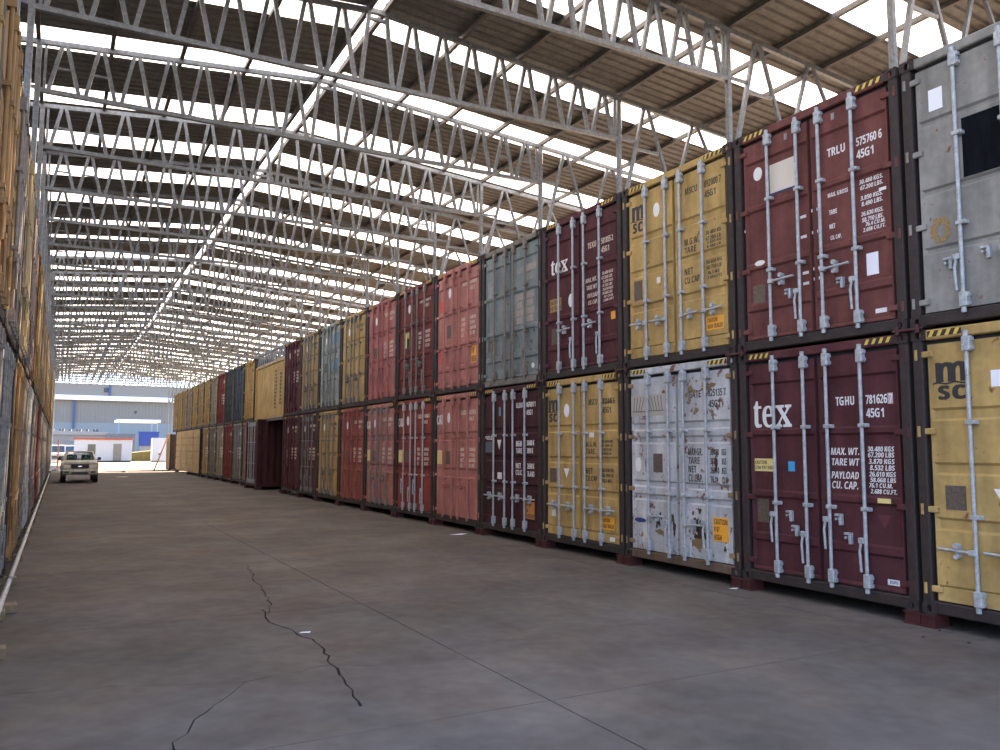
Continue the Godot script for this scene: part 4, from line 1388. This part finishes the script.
func build_outside() -> void:
	var g := struct("floor_yard", "pale sunlit sandy yard beyond the far end of the shed")
	var b := MB.new()
	b.box(Vector3(-120, -0.3, -260), Vector3(140, -0.01, -70.5))
	put("ground", b.mesh(), M.sand, g)
	var side := MB.new()
	side.box(Vector3(21, -0.3, -70.5), Vector3(140, -0.01, 80))
	side.box(Vector3(-120, -0.3, -70.5), Vector3(-13.5, -0.01, 80))
	side.box(Vector3(-13.5, -0.3, 9), Vector3(21, -0.01, 80))
	put("side_ground", side.mesh(), M.sand, g)

	# white site cabin with a red eaves trim
	var wh := flat(Color(0.46, 0.46, 0.46), 0.6)
	var c := thing("site_cabin", "white site cabin with a red roof trim, in the yard", "cabin", Vector3(4.95, 0, -114.5))
	for i in 22:
		put("wall_panel", simple("cabin panel", func(q: MB): q.bevel(Vector3(-0.148, 0.16, -0.06), Vector3(0.148, 2.84, 0), 0.012)), wh, c, Vector3(-3.15 + i * 0.30, 0, 0))
	put("body", simple("cabin body", func(q: MB): q.box(Vector3(-3.28, 0.15, -2.6), Vector3(3.28, 2.83, -0.04))), wh, c)
	put("roof_trim", simple("cabin trim", func(q: MB): q.bevel(Vector3(-3.45, 2.82, -2.8), Vector3(3.40, 3.05, 0.15), 0.03)), flat(Color(0.36, 0.07, 0.035), 0.6), c)
	put("skid", simple("cabin skid", func(q: MB): q.box(Vector3(-3.2, 0, -2.5), Vector3(3.2, 0.16, -0.1))), M.post, c)
	var w := put("window", simple("cabin window", func(q: MB): q.box(Vector3(-0.45, 0.95, 0.0), Vector3(0.45, 2.25, 0.04))), flat(Color(0.17, 0.155, 0.12), 0.6), c, Vector3(-1.35, 0, 0))
	put("pane", simple("cabin pane", func(q: MB): q.box(Vector3(-0.38, 1.02, 0.04), Vector3(0.38, 2.18, 0.05))), flat(Color(0.10, 0.10, 0.08), 0.3), w)
	put("door", simple("cabin door", func(q: MB): q.bevel(Vector3(-0.48, 0.16, 0), Vector3(0.48, 2.32, 0.05), 0.01)), flat(Color(0.19, 0.175, 0.14), 0.6), c, Vector3(1.60, 0, 0))
	put("step", simple("cabin step", func(q: MB): q.box(Vector3(-1.8, 0, 0), Vector3(1.6, 0.12, 0.7))), M.post, c, Vector3(1.4, 0, 0))

	# large grey warehouse closing the view
	var fac := thing("warehouse", "large pale grey warehouse with a white band and blue downpipes", "building", Vector3(0, 0, -175))
	var gw := flat(Color(0.20, 0.19, 0.16), 0.7)
	put("lower_wall", simple("fac low", func(q: MB): q.box(Vector3(-40, 0, -20), Vector3(60, 10.9, 0))), gw, fac)
	put("upper_wall", simple("fac up", func(q: MB): q.box(Vector3(-40, 11.8, -20), Vector3(60, 14.0, 0.3))), gw, fac)
	put("white_band", simple("fac band", func(q: MB): q.bevel(Vector3(-40, 10.9, -1), Vector3(60, 11.8, 0.8), 0.05)), flat(Color(0.85, 0.85, 0.85), 0.7), fac)
	put("plinth_band", simple("fac plinth", func(q: MB): q.box(Vector3(-40, 0, 0), Vector3(60, 6.6, 0.06))), flat(Color(0.20, 0.225, 0.225), 0.7), fac)
	for i in 60:
		put("wall_rib", simple("fac rib", func(q: MB): q.box(Vector3(-0.04, 6.6, 0), Vector3(0.04, 10.9, 0.06))), gw, fac, Vector3(-8 + i * 0.6, 0, 0))
	for x in [2.2]:
		put("downpipe", simple("fac pipe", func(q: MB): q.box(Vector3(-0.17, 5.5, 0.05), Vector3(0.17, 10.9, 0.4))), flat(Color(0.035, 0.075, 0.20), 0.6), fac, Vector3(x, 0, 0))
	put("downpipe", simple("fac pipe top", func(q: MB): q.box(Vector3(-0.18, 11.8, 0.3), Vector3(0.18, 14.0, 0.55))), flat(Color(0.035, 0.075, 0.20), 0.6), fac, Vector3(8.2, 0, 0))
	put("vent", simple("fac vent", func(q: MB): q.bevel(Vector3(-0.42, 12.55, 0.3), Vector3(0.42, 13.45, 0.5), 0.04)), flat(Color(0.04, 0.05, 0.06), 0.6), fac, Vector3(7.6, 0, 0))
	put("vent", simple("fac dot", func(q: MB): q.bevel(Vector3(-0.22, 8.6, 0.0), Vector3(0.22, 9.1, 0.15), 0.04)), flat(Color(0.05, 0.06, 0.07), 0.6), fac, Vector3(12.95, 0, 0))

	# low grey shed behind the cabin
	var sh := thing("low_shed", "low pale grey shed behind the white cabin", "shed", Vector3(2.0, 0, -135))
	var gs := flat(Color(0.22, 0.21, 0.19), 0.8)
	put("walls", simple("shed wall", func(q: MB): q.box(Vector3(-6, 0, -8), Vector3(4.2, 3.7, 0))), gs, sh)
	put("roof", simple("shed roof", func(q: MB):
		q.prism(PackedVector2Array([Vector2(-6.2, 3.7), Vector2(4.4, 3.7), Vector2(4.3, 4.15), Vector2(-5.6, 4.3)]), -8.2, 0.2)), flat(Color(0.26, 0.25, 0.23), 0.7), sh)
	put("window", simple("shed window", func(q: MB): q.box(Vector3(-1.3, 2.0, 0), Vector3(1.5, 2.8, 0.05))), flat(Color(0.14, 0.17, 0.18), 0.3), sh)
	for i in 9:
		put("roof_vent", simple("shed vent", func(q: MB): q.tube(Vector3(0, 0, 0), Vector3(0, 0.45, 0), 0.16, 8)), flat(Color(0.07, 0.07, 0.08), 0.6), sh, Vector3(-2.9 + i * 0.75 + 0.2 * sin(i * 2.1), 4.10, -1.0))

	# open canopy on posts, dark fence, blue tank, earth bank
	var can := thing("canopy", "white flat canopy on thin posts in the yard", "canopy", Vector3(10.5, 0, -137))
	put("canopy_roof", simple("canopy roof", func(q: MB): q.bevel(Vector3(-3.1, 5.7, -3), Vector3(3.1, 6.1, 2), 0.06)), flat(Color(0.85, 0.85, 0.84), 0.6), can)
	for x in [-2.7, 1.9, 2.7]:
		put("post", simple("canopy post", func(q: MB): q.box(Vector3(-0.07, 0, -0.07), Vector3(0.07, 5.7, 0.07))), flat(Color(0.20, 0.28, 0.42), 0.6), can, Vector3(x, 0, 1.6))
	var fe := thing("site_fence", "dark grey sheet fence beside the blue tank", "fence", Vector3(8.6, 0, -132))
	for i in 8:
		put("fence_panel", simple("fence panel", func(q: MB): q.bevel(Vector3(0.01, 0, -0.04), Vector3(0.49, 3.9, 0.04), 0.01)), flat(Color(0.12, 0.125, 0.13), 0.7), fe, Vector3(-2.6 + i * 0.50, 0, -1.4))
	var tank := thing("blue_skip", "bright blue steel skip beside the dark fence", "skip", Vector3(11.6, 0, -131))
	put("shell", simple("skip shell", func(q: MB): q.prism(PackedVector2Array([Vector2(-1.2, 2.1), Vector2(1.2, 2.1), Vector2(1.35, 4.15), Vector2(-1.3, 4.15)]), -1, 1)), flat(Color(0.012, 0.04, 0.20), 0.6), tank)
	put("rim", simple("skip rim", func(q: MB): q.box(Vector3(-1.38, 4.05, -1.05), Vector3(1.42, 4.2, 1.05))), flat(Color(0.015, 0.05, 0.22), 0.6), tank)
	put("stand", simple("skip stand", func(q: MB): q.box(Vector3(-1.2, 0, -0.9), Vector3(1.2, 2.1, 0.9))), flat(Color(0.22, 0.22, 0.2), 0.8), tank)
	var bank := thing("earth_bank", "low bank of dry yellow-green grass", "bank", Vector3(10.6, 0, -124))
	put("bank_slope", simple("bank", func(q: MB):
		q.prism(PackedVector2Array([Vector2(-3.5, -0.02), Vector2(4.5, -0.02), Vector2(3.5, 1.2), Vector2(1.0, 1.45), Vector2(-2.2, 1.1)]), -3, 3)), textured(Color(0.20, 0.165, 0.045), M.t_concrete, 0.5, 0.95), bank)
	var bx := thing("white_box_unit", "plain white storage unit standing in the yard", "storage unit", Vector3(11.5, 0, -114.2))
	put("body", simple("unit body", func(q: MB): q.bevel(Vector3(-0.85, 0.12, -2.2), Vector3(0.85, 3.1, 0), 0.04)), wh, bx)
	put("skid", simple("unit skid", func(q: MB): q.box(Vector3(-0.8, 0, -2.1), Vector3(0.8, 0.13, -0.05))), M.post, bx)
	put("lock_box", simple("unit lock", func(q: MB): q.bevel(Vector3(-0.12, 0.9, 0), Vector3(0.08, 1.1, 0.06), 0.02)), M.post, bx)

	# parked white vans half hidden behind the stack
	for i in 2:
		var v := thing("parked_van", ["white van parked by the cabin, behind the orange post", "white truck parked behind the white van"][i], "van", Vector3(-0.2 + i * 1.4, 0, -110.0 - i * 11.0))
		put("body", simple("van body", func(q: MB):
			q.prism(PackedVector2Array([Vector2(-2.3, 0.4), Vector2(2.3, 0.4), Vector2(2.3, 1.1), Vector2(1.7, 1.25), Vector2(1.1, 2.05), Vector2(-2.3, 2.1)]), -0.9, 0.9)), wh, v).rotation.y = -PI / 2
		put("windscreen", simple("van glass", func(q: MB): q.quad(Vector3(-0.78, 1.28, 1.72), Vector3(0.78, 1.28, 1.72), Vector3(0.74, 1.98, 1.17), Vector3(-0.74, 1.98, 1.17))), flat(Color(0.03, 0.04, 0.05), 0.1), v)
		put("grille", simple("van grille", func(q: MB): q.bevel(Vector3(-0.7, 0.5, 2.28), Vector3(0.7, 0.85, 2.33), 0.01)), flat(Color(0.05, 0.05, 0.06), 0.5), v)
		for s in [-1.0, 1.0]:
			for z in [1.5, -1.5]:
				put("wheel", simple("van wheel", func(q: MB): q.tube(Vector3(-0.1, 0, 0), Vector3(0.1, 0, 0), 0.33, 16)), flat(Color(0.02, 0.02, 0.02)), v, Vector3(s * 0.8, 0.33, z))
	var op := thing("orange_post", "thin orange post standing in the sunlit yard", "post", Vector3(-0.05, 0, -81.0))
	var oc := flat(Color(0.42, 0.15, 0.07), 0.6)
	put("shaft", simple("orange shaft", func(q: MB): q.tube(Vector3.ZERO, Vector3(0, 2.45, 0), 0.06, 8)), oc, op)
	put("foot", simple("orange foot", func(q: MB): q.tube(Vector3.ZERO, Vector3(0, 0.05, 0), 0.16, 10)), oc, op)
	var lp := thing("leaning_pole", "orange pole leaning on the last sunlit container", "pole", Vector3(6.62, 0, -69.2))
	put("shaft", simple("lean shaft", func(q: MB): q.tube(Vector3.ZERO, Vector3(1.06, 2.92, -0.4), 0.055, 8)), textured(Color(0.66, 0.34, 0.10), M.t_metal, 1.0, 0.6), lp)
	put("shoe", simple("lean shoe", func(q: MB): q.box(Vector3(-0.08, 0, -0.08), Vector3(0.08, 0.05, 0.08))), M.post, lp)


func build_litter() -> void:
	var r := RandomNumberGenerator.new()
	r.seed = 11
	var stone := func(m: Vector3, s: float, mat: Material, called: String, label: String, cat: String, grp: String):
		var q := MB.new()
		var p := []
		for i in 6:
			p.append(Vector3(s * r.randf_range(0.7, 1.1) * cos(TAU * i / 6), 0, s * r.randf_range(0.6, 1.1) * sin(TAU * i / 6)))
		var top := Vector3(r.randf_range(-0.2, 0.2) * s, s * r.randf_range(0.5, 0.8), 0)
		for i in 6:
			var j := (i + 1) % 6
			var a: Vector3 = p[i] * 0.7 + Vector3(0, s * 0.45, 0)
			var e: Vector3 = p[j] * 0.7 + Vector3(0, s * 0.45, 0)
			q.quad(p[j], p[i], a, e)
			q.tri(e, a, top)
		var o := put(called, q.mesh(), mat, self, m)
		tag(o, label, cat, grp)
	for q in [[7.75, -5.15], [7.35, -5.05], [7.9, -4.75], [7.5, -4.7]]:
		stone.call(Vector3(q[0], 0, q[1]), 0.022, M.post, "stone_chip", "small dark stone chip on the floor by the row", "stone", "stone chips by the row")
	stone.call(Vector3(4.35, 0, -66.5), 0.22, textured(Color(0.25, 0.17, 0.09), M.t_metal, 1.0), "rubble_lump", "brown lump of rubble in the sunlit end of the aisle", "rubble", "")
	stone.call(Vector3(-0.2, 0, -71.5), 0.25, textured(Color(0.35, 0.22, 0.12), M.t_metal, 1.0), "rubble_lump", "brown lump of rubble beside the high stack's far end", "rubble", "")
	for i in 7:
		stone.call(Vector3(6.9 + 0.36 * i, 0, -68.7 - 0.1 * (i % 3)), 0.11 + 0.03 * (i % 3), M.post, "rubble_chunk", "dark rubble chunk at the foot of the leaning pole", "rubble", "rubble under the leaning pole")
	# scraps of paper
	var sheet := func(m: Vector3, w: float, d: float, turn: float, label: String):
		var q := MB.new()
		q.quad(Vector3(-w, 0.012, d), Vector3(0, 0.002, d), Vector3(0, 0.002, -d), Vector3(-w, 0.004, -d))
		q.quad(Vector3(0, 0.002, d), Vector3(w, 0.014, d), Vector3(w, 0.003, -d), Vector3(0, 0.002, -d))
		var o := put("paper_scrap", q.mesh(), M.paper, self, m)
		o.rotation.y = turn
		tag(o, label, "paper")
	sheet.call(Vector3(7.42, 0, -15.5), 0.17, 0.10, 0.3, "white scrap of paper by the dark wine-red container's foot")
	sheet.call(Vector3(2.17, 0, -7.95), 0.03, 0.05, 0.9, "tiny white scrap beside the crack in the floor")
	sheet.call(Vector3(3.48, 0, -55.1), 0.35, 0.3, 0.2, "white scrap of paper on the floor past the pickup")
	sheet.call(Vector3(7.7, 0, -7.9), 0.06, 0.04, 0.2, "white scrap by the block under the maroon container")


func _ready() -> void:
	# camera
	var cam := Camera3D.new()
	cam.name = "camera"
	cam.fov = rad_to_deg(2.0 * atan(375.0 / 810.379))
	cam.transform = Transform3D(Basis.from_euler(Vector3(0.0915, -0.4963, 0.0036)), Vector3(0, 1.7736, 0))
	cam.near = 0.05
	cam.far = 600.0
	add_child(cam)
	cam.current = true
	# sky and exposure
	var env := Environment.new()
	env.background_mode = Environment.BG_SKY
	var sky := Sky.new()
	var sm := ProceduralSkyMaterial.new()
	sm.sky_top_color = Color(0.54, 0.66, 0.86)
	sm.sky_horizon_color = Color(0.86, 0.90, 0.95)
	sm.ground_bottom_color = Color(0.45, 0.42, 0.36)
	sm.ground_horizon_color = Color(0.70, 0.68, 0.64)
	sm.sky_energy_multiplier = 1.0
	sky.sky_material = sm
	env.sky = sky
	env.background_energy_multiplier = 1.0
	env.tonemap_mode = Environment.TONE_MAPPER_LINEAR
	env.tonemap_exposure = 4.8
	env.sdfgi_enabled = true
	env.ssao_enabled = true
	env.ssil_enabled = true
	var we := WorldEnvironment.new()
	we.name = "environment"
	we.environment = env
	add_child(we)
	# sun, ahead and above the row, seen through the roof
	var sun := DirectionalLight3D.new()
	sun.name = "sun"
	sun.light_color = Color(1.0, 0.90, 0.77)
	sun.light_energy = 5.0
	sun.light_angular_distance = 0.6
	sun.shadow_enabled = true
	sun.sky_mode = DirectionalLight3D.SKY_MODE_LIGHT_ONLY
	add_child(sun)
	sun.look_at_from_position(Vector3.ZERO, -SUN_DIR, Vector3.UP)

	make_materials()
	build_floor()
	build_roof()
	build_trusses()
	build_row()
	build_left_row()
	build_truck()
	build_outside()
	build_litter()
